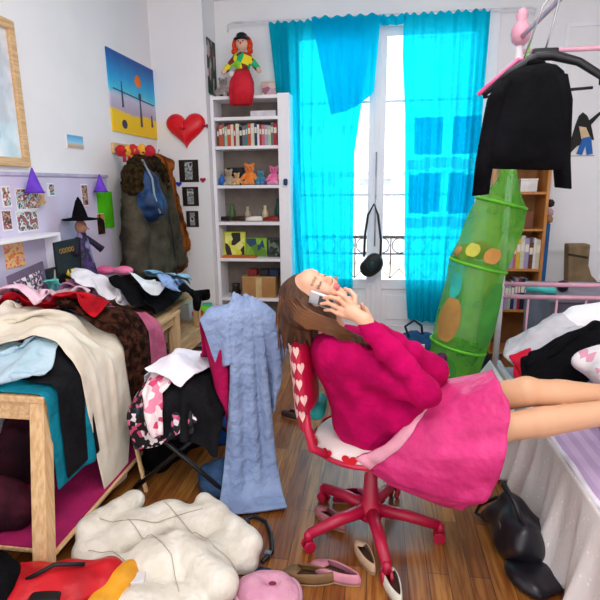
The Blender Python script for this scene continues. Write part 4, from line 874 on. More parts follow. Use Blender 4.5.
mk = np.ones((46, 74), bool); mk[:14, :33] = 0; mk[38:, :26] = 0; mk[:8, 58:] = 0
P = over_bar((-.635, 2.46), .66, .98, .58, 46, 74, .30, .56, 4, 27, mk, z=1.01, prange=(.32, .70), crumple=.03, steps=170)
tag(cloth('bathrobe', P, rb, mk, thick=.016), 'light blue terry bathrobe hanging over the back of the folding chair', 'bathrobe')
SPH.clear()
# dark bags under the chair and desk
def blob(name, lab, cat, lo, hi, items, m, noise=.006, freq=30, h=.011, kind=None, fl=.002, **kw):
    f = Field(lo, hi, h)
    for it in items:
        if len(it) == 2: f.ell(it[0], it[1], .03)
        else: f.cap(*it[:4], k=.03)
    f.noise(noise, freq, len(name)); f.floor(fl); V, Fc = f.mesh(); o = link(name, V, Fc, m, None, world=True, smooth=True, **kw); s = o.modifiers.new('r', 'SMOOTH'); s.iterations = 1
    return tag(o, lab, cat)
blob('dark_blanket', 'black blanket heaped on the floor between the desk and the folding chair', 'blanket', (-1.34, 2.35, -.02), (-.95, 3.2, .5), [((-1.22, 2.75, .12), (.13, .3, .26)), ((-1.12, 2.95, .1), (.14, .2, .2))], blackc)
blob('blue_sack', 'bright blue bag on the floor under the folding chair seat', 'bag', (-1.15, 2.75, -.02), (-.7, 3.15, .35), [((-.95, 2.95, .1), (.13, .14, .17))], mat('blue_shiny', '1858b0', .35, '104890', bump=.4))
blob('yellow_cloth', 'small yellow cloth on the floor behind the folding chair', 'cloth', (-.85, 2.85, -.02), (-.6, 3.1, .2), [((-.74, 2.98, .06), (.06, .06, .07))], mat('yellow_cotton', 'e0d820', .8, bump=.3))
blob('folded_jeans', 'blue denim jeans heaped on the floor behind the hanging robe', 'jeans', (-.98, 2.1, -.02), (-.5, 2.72, .3), [((-.80, 2.42, .05), (.12, .16, .09)), ((-.72, 2.52, .07), (.08, .09, .08))], fab('mid_denim', '3a5478', '2c4464'), noise=.008)
# under the desk: dark bundles on the shelf
blob('dark_coat', 'dark maroon coat bundled on the shelf under the desk', 'coat', (-2.0, 1.95, .1), (-1.5, 2.9, .62), [((-1.78, 2.35, .25), (.17, .3, .26)), ((-1.72, 2.65, .22), (.15, .22, .18))], fab('maroon_wool', '3a1422', '241018'), fl=.126)
blob('maroon_cloth', 'maroon cloth lying at the near end of the magenta shelf', 'cloth', (-1.95, 1.6, .1), (-1.4, 2.0, .5), [((-1.68, 1.82, .2), (.2, .1, .14))], fab('deep_maroon', '4c1828', '2c0c18'), fl=.126)
blob('black_coat_bundle', 'black coat bundle on the near floor under the desk corner', 'coat', (-1.75, 1.2, -.01), (-1.15, 1.72, .4), [((-1.48, 1.45, .1), (.2, .16, .16))], blackc)
blob('black_bundle', 'black clothes bundle on the floor beyond the magenta shelf', 'clothes bundle', (-1.9, 2.92, -.02), (-1.34, 3.38, .6), [((-1.64, 3.13, .2), (.22, .16, .3))], blackc)
blob('grey_bundle', 'grey brown cloth bundle on the magenta shelf edge behind the cream sleeve', 'cloth', (-1.5, 2.5, .1), (-1.2, 2.92, .4), [((-1.40, 2.70, .18), (.07, .15, .10))], fab('taupe_cloth', '4c4440', '3a3430'), fl=.126)
tag(MB().box((0, 0, 0), (.016, .016, .5), lambda v: (v[0]+(.5-v[2])*.22, v[1]-(.5-v[2])*.25, v[2]*.5)).build('wooden_stick', wood_l, loc=(-1.30, 2.42, .002)), 'thin pale wooden stick leaning at the end of the magenta shelf', 'stick')

# ================================================================== floor: down jacket, bags, hat, shoes
pj = thing('down_jacket', 'cream white quilted down jacket lying open on the floor', 'jacket', (-.9, 1.95, 0))
cw = mat('cream_nylon', 'e2dccf', .5, 'd4ccbc', scale=9, bump=.8, bscale=11, bdist=.03, spec=.3)
f = Field((-1.45, 1.35, -.01), (-.4, 2.6, .3), .009)
def G(u, v, z=.08): p = AZ(u, v, z); return np.array([p[0], p[1]])
for (u, v, r_, zz) in ((98, 542, .10, .075), (132, 524, .125, .09), (165, 512, .11, .085), (200, 518, .12, .09), (228, 542, .10, .08), (112, 572, .12, .09), (158, 562, .14, .12), (205, 560, .11, .10), (140, 605, .13, .10), (185, 598, .09, .08), (245, 552, .05, .06)):
    A = G(u, v); f.ell((A[0], A[1], .035), (r_*1.15, r_*1.05, zz), .034)
for a, b_, r_ in (((180, 548), (222, 588), .075), ((90, 532), (135, 500), .06), ((205, 503), (255, 548), .05)):
    A, B = G(*a), G(*b_); N = 3
    for k in range(N): f.cap((*(A+(B-A)*k/N), .085), (*(A+(B-A)*(k+.85)/N), .085), r_*.96, r_, .02)
A = G(252, 560); f.ell((A[0], A[1]-.02, .08), (.035, .04, .035), .01, sub=True)
f.noise(.0035, 16, 3); f.floor(.003); f.build('shell', cw, pj, relax=3)
Vj = f.mesh()[0]
def onto(P_):
    out_ = []
    for p in P_:
        d = np.hypot(Vj[:, 0]-p[0], Vj[:, 1]-p[1]); near = Vj[d < .018]
        if len(near): out_.append((p[0], p[1], near[:, 2].max()+.0005))
    return out_
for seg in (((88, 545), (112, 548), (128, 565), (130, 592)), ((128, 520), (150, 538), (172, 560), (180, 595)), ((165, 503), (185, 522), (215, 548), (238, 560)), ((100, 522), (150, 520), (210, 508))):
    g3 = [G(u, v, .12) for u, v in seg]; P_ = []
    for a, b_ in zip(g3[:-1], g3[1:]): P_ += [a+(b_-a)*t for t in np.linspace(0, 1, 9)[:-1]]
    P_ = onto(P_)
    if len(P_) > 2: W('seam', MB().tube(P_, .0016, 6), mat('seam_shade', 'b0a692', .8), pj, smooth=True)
# red bag lower left
rc = G(62, 585, .1)
rbg = thing('red_bag', 'red bag with a yellow panel and black pocket at the bottom of the picture', 'bag', (rc[0], rc[1], 0))
rm = mat('red_nylon', 'c01420', .45, 'a00c18', scale=8, bump=.4, bscale=25)
f = Field((-.32, -.25, -.01), (.32, .25, .3), .009); f.cap((-.18, -.05, .08), (.16, .04, .085), .085, .08, .02, flat=((0, 1, 0), 1.4)); f.noise(.005, 35, 6); f.floor(.003); V, Fc = f.mesh(); link('body', V, Fc, rm, rbg, smooth=True)
f = Field((.02, -.25, -.01), (.35, .25, .3), .009); f.cap((.205, -.08, .085), (.225, .09, .085), .062, .062, .02); f.noise(.004, 35, 7); f.floor(.003); V, Fc = f.mesh(); link('end_panel', V, Fc, mat('yellow_nylon', 'e8a020', .5), rbg, smooth=True)
MB().tube([(-.1, -.06, .165), (-.02, .0, .19), (.08, .04, .17)], .008, 8).build('handle', black, rbg, smooth=True)
MB().cbox((.0, -.10, .135), (.11, .05, .02), .2).build('pocket', black, rbg, bevel=.006)
MB().cbox((.28, .05, .11), (.07, .06, .03), .3).build('label_patch', mat('white_patch', 'e8e4e4', .6), rbg, bevel=.006)
# black shoulder bag, mostly under the jacket
bb = G(255, 545, .02); sb = thing('shoulder_bag', 'black leather bag half under the down jacket with a strap looping on the floor', 'bag', (bb[0]-.13, bb[1]-.02, 0))
W('body', MB().box((bb[0]-.22, bb[1]-.12, .002), (bb[0]-.05, bb[1]+.14, .06)), black, sb, bevel=.02)
pts = [AZ(u, v, .02) for u, v in ((232, 532), (240, 521), (254, 516), (266, 522), (271, 535), (272, 552), (262, 562))]
W('strap', MB().tube(pts, .010, 8), mat('black_leather', '181416', .4), sb, smooth=True)
W('buckle', MB().cbox(AZ(268, 554, .02), (.03, .02, .02)), metal, sb)
nv = G(225, 588, .02)
garment('navy_cloth', 'navy and purple cloth on the floor in front of the down jacket', 'cloth', (nv[0], nv[1], .2), .46, .24, 24, 14, .3, multi('navy_print', ['161c40', '202c5c', '141428', '3c3468'], 12, kind='noise'), 1, seed=33, crumple=.05, shrink=.75, upd=False)
ph = G(268, 590, .05); ht = thing('pink_hat', 'pale pink knitted hat on the floor at the bottom edge', 'hat', (ph[0], ph[1], 0))
f = Field((-.16, -.13, -.01), (.16, .13, .16), .007); f.ell((0, 0, .04), (.125, .095, .065), .01); f.ell((.02, .0, .115), (.04, .03, .035), .02, sub=True); f.noise(.003, 50, 2); f.floor(.002); V, Fc = f.mesh(); link('crown', V, Fc, mat('pale_pink_wool', 'c88aa2', .9, 'd49cb0', bump=.8, bscale=40), ht, smooth=True)
MB().tube([(.118*math.cos(a), .09*math.sin(a), .030+.01*math.sin(3*a)) for a in np.linspace(0, 2*PI, 25)[:-1]], .020, 8, closed=True).build('brim', mat('pink_rib', 'd8a8bc', .9), ht, smooth=True)
MB().lathe([(.02, .07), (.03, .076), (.02, .082)], (.02, .0, .0), 16).build('lining', mat('dark_pink_lining', '8c2c48', .8), ht, smooth=True)
def fs(u, v, z=0): return AZ(u, v, z)
for (u, v, rz, col, L, lab) in ((335, 577, 1.3, 'd08898', .23, 'pale pink ballet shoe standing nearest the bottom under the chair'),
    (308, 580, 1.65, '7a5a38', .23, 'brown sandal lying at the left of the pale pink shoe'),
    (330, 522, .9, 'b87078', .21, 'dusty pink shoe between the two left arms of the chair base'),
    (352, 500, -1.1, 'a81848', .21, 'crimson shoe behind the chair column'),
    (373, 497, .5, 'b83058', .2, 'dark pink shoe just right of the chair column'),
    (365, 560, .5, 'c8a888', .2, 'beige shoe between the front arms of the chair base'),
    (392, 588, .35, 'e0dccc', .21, 'white sandal with grey straps under the front arm of the chair')):
    p = fs(u, v); shoe('shoe', lab, (p[0], p[1], .001), rz, col, L, inner='4c3428')
for (u, v, rz, lab) in ((293, 418, .5, 'small dark sandal with pink straps alone on the floor behind the chair'),):
    p = fs(u, v); t = shoe('sandal', lab, (p[0], p[1], .001), 1.2, '4a3434', .2, inner='6c4050')

# ================================================================== swivel chair
HB = np.array([.01, 2.13, 0]); mgp = mat('magenta_plastic', 'b8103c', .38, 'a80c36', spec=.5); hubz = .10
sw = thing('swivel_chair', 'magenta five-armed swivel chair with red heart pattern on the seat', 'chair', HB)
q = MB().lathe([(.04, .075), (.055, .085), (.055, .14), (.035, .17), (.03, .30), (.022, .31), (.022, .43)], n=20); q.build('column', mgp, sw, smooth=True)
for k in range(5):
    a = math.radians(-5+72*k); ca, sa = math.cos(a), math.sin(a)
    MB().tube([(.03*ca, .03*sa, .125), (.16*ca, .16*sa, .115), (.31*ca, .31*sa, .085)], [.032, .028, .023], 10).build('base_arm', mgp, sw, smooth=True)
    c_ = MB().lathe([(.004, .05), (.02, .052), (.022, .085), (.01, .1)], (.315*ca, .315*sa, 0), 10).build('caster_stem', mgp, sw, smooth=True)
    for s_ in (-1, 1):
        cx, cy = .315*ca+.016*s_*-sa, .315*sa+.016*s_*ca
        q = MB(); n = 16; 
        V = [(cx+(-sa)*d*s_+.028*math.cos(t)*ca, cy+ca*d*s_+.028*math.cos(t)*sa, .029+.028*math.sin(t)) for d in (-.006, .008) for t in np.linspace(0, 2*PI, n+1)[:-1]]
        q.add(V, [tuple(range(n)), tuple(range(2*n-1, n-1, -1))]+[(i, i+n, (i+1) % n+n, (i+1) % n) for i in range(n)]); q.build('caster_wheel', mgp, c_, bevel=.003)
MB().cbox((0, 0, .44), (.16, .12, .03)).build('seat_plate', black, sw, bevel=.005)
heartm = mat('white_seat', 'e8dcd8', .8, 'e0d0cc'); redh = mat('heart_red', 'c80c24', .8)
sc_ = (-.03, 0, 0)
q = MB().lathe([(.01, .455), (.19, .457), (.228, .475), (.23, .49), (.21, .512), (.1, .52), (.01, .52)], sc_, 32); q.build('seat', heartm, sw, smooth=True)
q = MB().tube([(sc_[0]+.228*math.cos(a), .228*math.sin(a), .468) for a in np.linspace(0, 2*PI, 37)[:-1]], .012, 8, closed=True); q.build('seat_edge', mgp, sw, smooth=True)
hs = [(.0022*16*math.sin(a)**3, .0022*(13*math.cos(a)-5*math.cos(2*a)-2*math.cos(3*a)-math.cos(4*a))) for a in np.linspace(0, 2*PI, 21)[:-1]]
q = MB()
for k in range(13):
    a = 2*PI*k/13+.1; R = .2335; s_ = 1 if k % 2 else .8
    zc = .492
    V = []
    for off in (0, .002):
        for (x, z) in hs: b_ = a+x*s_/R; rr = R+off-(abs(z)*.25 if z > 0 else 0); V.append((sc_[0]+rr*math.cos(b_), rr*math.sin(b_), zc+z*s_*.75))
    n = len(hs); q.add(V, [tuple(range(n-1, -1, -1)), tuple(range(n, 2*n))]+[(i, (i+1) % n, (i+1) % n+n, i+n) for i in range(n)])
q.build('heart_print', redh, sw)
# back: curved bar, padded back panel with hearts
bk = MB().tube([(-.10, 0, .445), (-.24, .0, .455), (-.31, .0, .52), (-.325, .0, .62), (-.30, 0, .72), (-.29, 0, .78)], [.02, .022, .022, .022, .02, .02], 10); bk.build('back_bar', mgp, sw, smooth=True)
MB().tube([(-.17, -.16, .47), (-.25, -.19, .52), (-.27, -.17, .60), (-.285, -.12, .68)], .018, 10).build('back_bar', mgp, sw, smooth=True)
f = Field((-.42, -.26, .55), (-.18, .26, 1.06), .01); f.cap((-.29, 0, .68), (-.31, 0, .92), .05, .05, .02, flat=((0, 1, 0), 3.6)); V, Fc = f.mesh(); link('backrest', V, Fc, mgp, sw, smooth=True)
q = MB()
for k, z in enumerate((.66, .73, .80, .87, .94)):
    for ph0 in (-92, -125, -160, 165, 130):
        ph0 += 14*(k % 2); V = []
        for off in (.0, .003):
            for (x, zz) in hs:
                fi = math.radians(ph0)+x*.8/.11; z2 = z+zz*.8; cx = -.29-.02*(z2-.68)/.24; V.append((cx+(.052+off)*math.cos(fi), (.182+off)*math.sin(fi), z2))
        n = len(hs); q.add(V, [tuple(range(n)), tuple(range(2*n-1, n-1, -1))]+[(i, i+n, (i+1) % n+n, (i+1) % n) for i in range(n)])
q.build('pale_heart_print', mat('pale_heart', 'ecc0b8', .8), sw)
f = Field((-.36, -.14, .52), (-.2, .14, .72), .009); f.cap((-.255, -.05, .60), (-.255, .05, .60), .045, .045, .01); V, Fc = f.mesh()
tag(link('teal_pouch', V, Fc, mat('teal_pouch', '18908c', .6), smooth=True, loc=(HB[0], HB[1]+.06, 0)), 'teal cloth pouch between the back bar and the seat of the swivel chair', 'pouch')
# ================================================================== the person
pr = thing('person', 'person with long brown hair in pink sweater and skirt reclining on the swivel chair', 'person', (0.02, 2.1, .5))
hd = np.array(AY(317, 294, 2.06))
u_ = np.array([-.90, .06, .40]); u_ /= np.linalg.norm(u_)                        # crown
w_ = np.array([.42, -.42, .86]); w_ -= u_*(w_@u_); w_ /= np.linalg.norm(w_)      # face
s_v = np.cross(u_, w_)
if s_v[1] > 0: s_v = -s_v                                                        # towards the camera side
AXS = [u_, w_, s_v]
def L(a, b, c): return hd+u_*a+w_*b+s_v*c
f = Field((-.62, 1.55, .25), (1.75, 2.45, 1.42), .0062)
# head
f.ell(L(.032, -.018, 0), (.092, .098, .076), .02, AXS).ell(L(-.042, .022, 0), (.072, .058, .056), .03, AXS).ell(L(-.098, .052, 0), (.018, .018, .018), .025)
f.ell(L(.05, .055, 0), (.04, .035, .055), .02, AXS)
for q_ in (-1, 1):
    f.ell(L(.008, .094, q_*.031), (.017, .013, .021), .014, AXS, sub=True); f.ell(L(.006, .068, q_*.031), (.0135, .0135, .0165), .004, AXS); f.ell(L(-.034, .058, q_*.036), (.022, .02, .02), .02, AXS)
    f.ell(L(-.008, -.004, q_*.077), (.03, .017, .010), .008, AXS)
f.cap(L(.01, .077, 0), L(-.026, .098, 0), .008, .0125, .01); f.ell(L(-.031, .086, .011), (.009, .011, .008), .006, AXS); f.ell(L(-.031, .086, -.011), (.009, .011, .008), .006, AXS)
f.ell(L(-.056, .079, 0), (.007, .011, .021), .005, AXS); f.ell(L(-.069, .077, 0), (.0075, .011, .018), .005, AXS)
nk = np.array(AY(333, 338, 2.1)); f.cap(L(-.045, -.02, 0), nk, .05, .058, .03)
# torso under the clothes
f.cap(nk, (-.10, 2.1, .88), .06, .11, .05).cap((-.10, 2.1, .86), (.04, 2.1, .62), .10, .09, .05); f.ell((.06, 2.1, .60), (.10, .13, .08), .05)
# legs
KL = np.array(AY(526, 392, 1.97)); AL = np.array(AY(660, 400, 1.97)); KR = np.array(AY(500, 428, 1.88)); AR = np.array(AY(664, 404, 1.86))
f.cap((.12, 2.16, .60), KL, .062, .058, .03).cap((.12, 2.03, .58), KR, .062, .058, .012)
def calf(K, A):
    d = A-K; f.cap(K, K+d*.3, .053, .054, .008); f.cap(K+d*.25, A, .056, .034, .008); f.ell(K+np.array([.005, 0, .016]), (.05, .045, .045), .015)
calf(KL, AL); calf(KR, AR)
for A in (AL, AR):
    f.ell(A+np.array([.01, 0, -.02]), (.04, .035, .035), .015); T = A+np.array([.07, -.01, .13]); f.cap(A, T, .036, .026, .02, flat=((0, 1, 0), 1.3))
    for k in range(5): b_ = T+np.array([0, -.034+.017*k, 0]); f.cap(b_, b_+np.array([.012, 0, .04-.004*k]), .0115 if k else .014, .010, .004)
# arms: the near one lifts the phone to the ear
SR = np.array(AY(337, 352, 1.95)); ER = np.array(AY(424, 392, 1.88)); WR = np.array(AY(364, 320, 1.86))
SL = np.array(AY(345, 345, 2.24)); EL = np.array(AY(432, 372, 2.16)); WL = np.array(AY(372, 330, 1.98))
f.cap(SR, ER, .052, .042, .02).cap(ER, WR, .042, .027, .02).cap(SL, EL, .05, .042, .02).cap(EL, WL, .04, .027, .02)
# near hand: palm, four fingers spread over the phone, thumb under the jaw
ph_c = np.array(AY(324, 301, 1.955))
PM = np.array(AY(350, 311, 1.885)); f.cap(WR, PM, .026, .028, .012); pa = (PM-WR)/np.linalg.norm(PM-WR); side = np.array([.35, 0, .94]); side -= pa*(side@pa); side /= np.linalg.norm(side)
f.ell(PM, (.036, .016, .034), .012, [pa, np.cross(pa, side), side])
def finger(pix, r0, r1, y0=1.885, yy=(1.878, 1.875, 1.885, 1.905)):
    P = [np.array(AY(u, v, y)) for (u, v), y in zip(pix, yy)]
    for i in range(len(P)-1): f.cap(P[i], P[i+1], r0+(r1-r0)*i/3, r0+(r1-r0)*(i+1)/3, .004)
finger([(351, 303), (344, 296), (338, 293), (333, 293)], .0100, .0078)
finger([(347, 306), (338, 299), (330, 297), (324, 298)], .0100, .0080)
finger([(344, 311), (335, 306), (328, 303), (321, 304)], .0098, .0078)
finger([(344, 316), (337, 313), (331, 310), (325, 310)], .0092, .0072)
finger([(354, 305), (355, 297), (350, 291), (345, 289)], .0115, .0090, yy=(1.90, 1.92, 1.94, 1.955))
# far hand resting beside the wrist
PL = np.array(AY(362, 312, 1.99)); f.cap(WL, PL, .026, .028, .012)
for k in range(4):
    a = PL+np.array([-.02, .02-.015*k, .02]); m_ = a+np.array([-.03, 0, .03]); e_ = m_+np.array([-.026, -.004, .008]); f.cap(a, m_, .009, .0085, .004); f.cap(m_, e_, .0085, .0075, .004)
f.cap(PL+np.array([.01, -.02, .0]), PL+np.array([.0, -.04, .04]), .0105, .009, .005)
V, Fc = f.mesh(); V2 = V-hd; a_, b_, c_ = V2@u_, V2@w_, V2@s_v
col = np.tile(np.array(lin('dca88a')), (len(V), 1)); lg = V[:, 0] > .3; col[lg] = lin('cc9a76')
def paint(msk, c, s=1.): col[msk] = col[msk]*(1-s)+np.array(lin(c))*s
cheek = np.exp(-(((a_+.03)/.025)**2+((np.abs(c_)-.04)/.02)**2))*((b_ > .04)); col = col*(1-.35*cheek[:, None])+np.array(lin('e08878'))*.35*cheek[:, None]
paint((np.abs(c_) < .022) & (b_ > .066) & (a_ < -.05) & (a_ > -.077), 'b85058', .85)
paint((np.abs(np.abs(c_)-.031) < .017) & (b_ > .05) & (np.abs(a_-.0005) < .0042), '3c2820', .8)
paint((np.abs(np.abs(c_)-.032) < .019) & (b_ > .05) & (np.abs(a_-.029) < .0045), '7a5438', .7)
bodyo = link('body', V, Fc, attr_mat('skin', .5, sss=.12), pr, world=True, smooth=True, colors=col); sm = bodyo.modifiers.new('r', 'SMOOTH'); sm.iterations = 1; sm.factor = .4
# sweater
swm = mat('raspberry_knit', 'b80456', .95, 'a0034a', scale=10, bump=.8, bscale=28, bdist=.012, spec=.1)
f = Field((-.42, 1.7, .45), (.45, 2.4, 1.15), .008)
f.cap(nk+np.array([-.0, 0, -.055]), (-.11, 2.1, .87), .105, .135, .05, flat=((0, 1, 0), 1.3)).cap((-.11, 2.1, .87), (-.01, 2.1, .60), .140, .135, .04, flat=((0, 1, 0), 1.15)); f.cap((-.02, 2.1, .60), (.03, 2.1, .57), .142, .135, .03, flat=((0, 1, 0), 1.1)); f.ell(AY(398, 404, 2.09), (.155, .185, .11), .04, [[.86, 0, .5], [0, 1, 0], [-.5, 0, .86]])
def bunch(A, B, r0, r1, n, amp, k=.02):
    for i in range(n):
        t0, t1 = i/n, (i+1)/n; ra = r0+(r1-r0)*t0+amp*(i % 2)-amp/2; rb_ = r0+(r1-r0)*t1+amp*((i+1) % 2)-amp/2; f.cap(A+(B-A)*t0, A+(B-A)*t1, ra, rb_, k)
SS = SR+np.array([.0, .02, -.01]); bunch(SS, ER, .074, .062, 7, .010, .012); bunch(ER, WR+(ER-WR)*.05, .062, .038, 8, .006, .01); f.ell(SR+np.array([.01, .02, -.01]), (.095, .08, .085), .04); f.ell(SL+np.array([0, -.03, -.01]), (.09, .08, .08), .04); f.cap(SR+np.array([.03, .03, -.06]), (.03, 2.03, .72), .08, .11, .05)
bunch(SL, EL, .075, .066, 7, .012); bunch(EL, WL+(EL-WL)*.08, .066, .038, 7, .010)
f.noise(.0035, 38, 12)
swo = f.build('sweater', swm, pr)
# skirt: a shell round the thighs, its hem hanging open
sec = [((420, 396), (350, 447), 2.1, .158, 0), ((438, 391), (388, 472), 2.08, .20, 0), ((458, 386), (418, 486), 2.05, .20, 0), ((478, 381), (442, 495), 2.01, .195, .02), ((496, 375), (458, 499), 1.98, .185, .055)]
rings = []
NR = 64
key = []
for (t_, b2, y, hw, bul) in sec:
    T = np.array(AY(*t_, y+.0)); B = np.array(AY(*b2, y-.05)); key.append((T, B, hw, bul))
for i in np.linspace(0, len(key)-1, 22):
    k0 = int(min(i, len(key)-2)); fr_ = i-k0; a, b2 = key[k0], key[k0+1]
    T = a[0]*(1-fr_)+b2[0]*fr_; B = a[1]*(1-fr_)+b2[1]*fr_; hw = a[2]*(1-fr_)+b2[2]*fr_; bu = a[3]*(1-fr_)+b2[3]*fr_; Mid = (T+B)/2; H_ = (T-B)/2; ring = []
    ax = np.array([H_[2], 0, -H_[0]]); ax /= np.linalg.norm(ax)+1e-9
    if ax[0] < 0: ax = -ax
    for k in range(NR):
        th = 2*PI*k/NR; c0, s0 = math.cos(th), math.sin(th); fold = .009*(i/4)*math.sin(9*th+1.2)+.004*math.sin(17*th+i)
        ww = hw*(1-.28*max(0, -c0)*i/4)
        sy = math.copysign(abs(s0)**.62, s0); ring.append(Mid+H_*math.copysign(abs(c0)**.85, c0)*(1+fold*2)+np.array([0, -sy*(ww+.018+fold), 0])+ax*bu*(1-c0*c0)+ax*.006*math.sin(5*th+i*1.1))
    rings.append(ring)
V = np.array(rings).reshape(-1, 3); R_ = len(rings)
Fc = [(i*NR+k, (i+1)*NR+k, (i+1)*NR+(k+1) % NR, i*NR+(k+1) % NR) for i in range(R_-1) for k in range(NR)]
pinkm = mat('pink_satin', 'd2347a', .5, 'be286a', scale=8, bump=.9, bscale=9, bdist=.03)
sk = link('skirt', V, Fc, pinkm, pr, world=True, smooth=True, solid=.005)
sk.modifiers[-1].offset = 0
V = np.array([rings[j][k] for j in (0, 1, 2) for k in range(NR)]); cen = V.mean(0); 
for j in range(3):
    c_ = V[j*NR:(j+1)*NR].mean(0); V[j*NR:(j+1)*NR] = c_+(V[j*NR:(j+1)*NR]-c_)*1.04
link('waistband', V, [(i*NR+k, (i+1)*NR+k, (i+1)*NR+(k+1) % NR, i*NR+(k+1) % NR) for i in range(2) for k in range(NR)], mat('pale_pink_band', 'e8a0b4', .7), pr, world=True, smooth=True, solid=.004)
# hair
hm_ = mat('brown_hair', '5a3822', .55, '3a2214', scale=5, kind='noise', stretch=(14, 14, 1.5), bump=.6, bscale=25, spec=.4)
f = Field((-.55, 1.85, .8), (.05, 2.3, 1.4), .006)
f.ell(L(.050, -.045, 0), (.102, .102, .094), .02, AXS); f.ell(L(.02, -.06, 0), (.085, .075, .086), .02, AXS)
dn = [(-.06, 0), (0, 0)]
g_ = random.Random(4)
for k in range(26):
    a = g_.uniform(-.02, .12); c = g_.uniform(-.085, .085); A = L(a, -.075+.03*abs(a)*3, c); ln = .10+g_.uniform(0, .10)*(1.2 if a > .03 else .8)
    B = A+np.array([g_.uniform(-.01, .02)+(.02 if a < .03 else 0), g_.uniform(-.015, .015), -ln]); f.cap(A, B, .026, .011, .014)
f.ell(AY(318, 318, 2.0), (.075, .06, .055), .03); f.ell(AY(300, 312, 2.0), (.06, .07, .07), .03)
for k in range(9):                                          # locks drawn forward under the jaw to the shoulder
    A = L(-.01, -.055, .05+.006*k); B = np.array(AY(330+k*3.0, 326+k*1.8, 1.945)); Cc = np.array(AY(338+k*4.5, 334+k*1.2, 1.95)); f.cap(A, B, .02, .016, .012); f.cap(B, Cc, .016, .008, .010)
f.ell(L(-.03, .075, 0), (.08, .06, .065), .008, AXS, sub=True)
f.noise(.002, 30, 9)
f.build('hair', hm_, pr)
q = MB()
for k in range(170):
    a = g_.uniform(-.01, .135); c = g_.uniform(-.088, .088); s0 = .1 if a > .08 else .1
    p0 = L(min(a+.02, .13), -.045+.05*(c*c)/.008*.1, c*1.0); p1 = L(a, -.11, c*.95)+np.array([0, 0, -.03]); p2 = p1+np.array([g_.uniform(-.015, .02), g_.uniform(-.01, .01), -g_.uniform(.06, .17)])
    q.tube([p0, p1, (p1*.5+p2*.5)+np.array([g_.uniform(-.006, .006), 0, 0]), p2], [.004, .0045, .004, .0012], 5)
for k in range(90):                                          # strands drawn round under the jaw
    t = g_.random(); A = np.array(AY(286+10*t, 296+22*g_.random(), 1.955)); B = np.array(AY(306+8*t, 322-10*t+g_.uniform(-4, 8), 1.925)); Cc = np.array(AY(326+10*t, 328-6*t+g_.uniform(-3, 6), 1.92)); D = np.array(AY(340+14*g_.random(), 336+g_.uniform(-3, 6), 1.90))
    q.tube([A, (A+B)/2+np.array([0, -.01, -.006]), B, Cc, D], [.003, .0045, .0045, .0035, .001], 5)
W('loose_strands', q, mat('light_brown_hair', '74492a', .5, '5a3620', scale=4), pr, smooth=True)
# phone
pd = np.array(AY(338, 307, 1.93))-np.array(AY(318, 300, 1.95)); pd /= np.linalg.norm(pd)
up2 = np.array([0.2, -.2, 1]); up2 -= pd*(up2@pd); up2 /= np.linalg.norm(up2); nn = np.cross(pd, up2)
phn = thing('mobile_phone', 'small silver grey mobile phone held at the ear', 'phone', ph_c)
def TP(v): return ph_c+pd*v[0]+up2*v[1]+nn*v[2]
W('casing', MB().box((-.062, -.027, -.008), (.05, .027, .008), TP), mat('silver_plastic', 'c8ccd4', .3, 'b8bcc4', metal=.4), phn, bevel=.005)
W('front_panel', MB().box((-.020, -.020, -.0105), (.04, .020, .0105), TP), mat('dark_grey_plastic', '50545c', .3), phn, bevel=.002)

# ================================================================== bed
bx, be, bz0, bz1 = .80, 2.35, 1.0, 3.28
bd = thing('canopy_bed', 'white canopy bed with pink rails along the right side of the room', 'bed', (1.5, 2.2, 0))
pinkmetal = mat('pink_metal', 'd8a0b0', .4, 'c890a4'); whm = mat('white_enamel', 'ece6ec', .35)
W('mattress', MB().box((bx+.02, .9, .24), (be, 3.22, .47)), mat('mattress_ticking', 'd8d0dc', .8), bd, bevel=.03)
W('side_frame', MB().box((bx+.05, .95, .14), (bx+.09, 3.22, .24)), whm, bd)
for (x, y) in ((bx, 3.3), (be, 3.3)):
    q = MB().tube([(x, y, 0), (x, y, 2.38)], .02, 12); W('bed_post', q, whm, bd, smooth=True)
    c_ = W('finial', MB().lathe([(.02, 2.36), (.045, 2.38), (.055, 2.42), (.05, 2.46), (.025, 2.49), (.034, 2.52), (.02, 2.55), (.004, 2.56)], (x, y, 0), 20), pinkmetal, bd, smooth=True)
W('canopy_rail', MB().tube([(bx, 3.3, 2.40), (bx, .4, 2.40)], .013, 10), pinkmetal, bd, smooth=True)
W('canopy_rail', MB().tube([(bx, 3.3, 2.33), (be, 3.3, 2.33)], .013, 10), pinkmetal, bd, smooth=True)
for z in (.98, .90): W('foot_rail', MB().tube([(bx, 3.3, z), (be, 3.3, z)], .014, 10), pinkmetal, bd, smooth=True)
q = MB()
for i in range(9): q.tube([(bx+.17*(i+1), 3.3, .3), (bx+.17*(i+1), 3.3, .9)], .007, 8)
W('foot_bars', q, pinkmetal, bd, smooth=True)
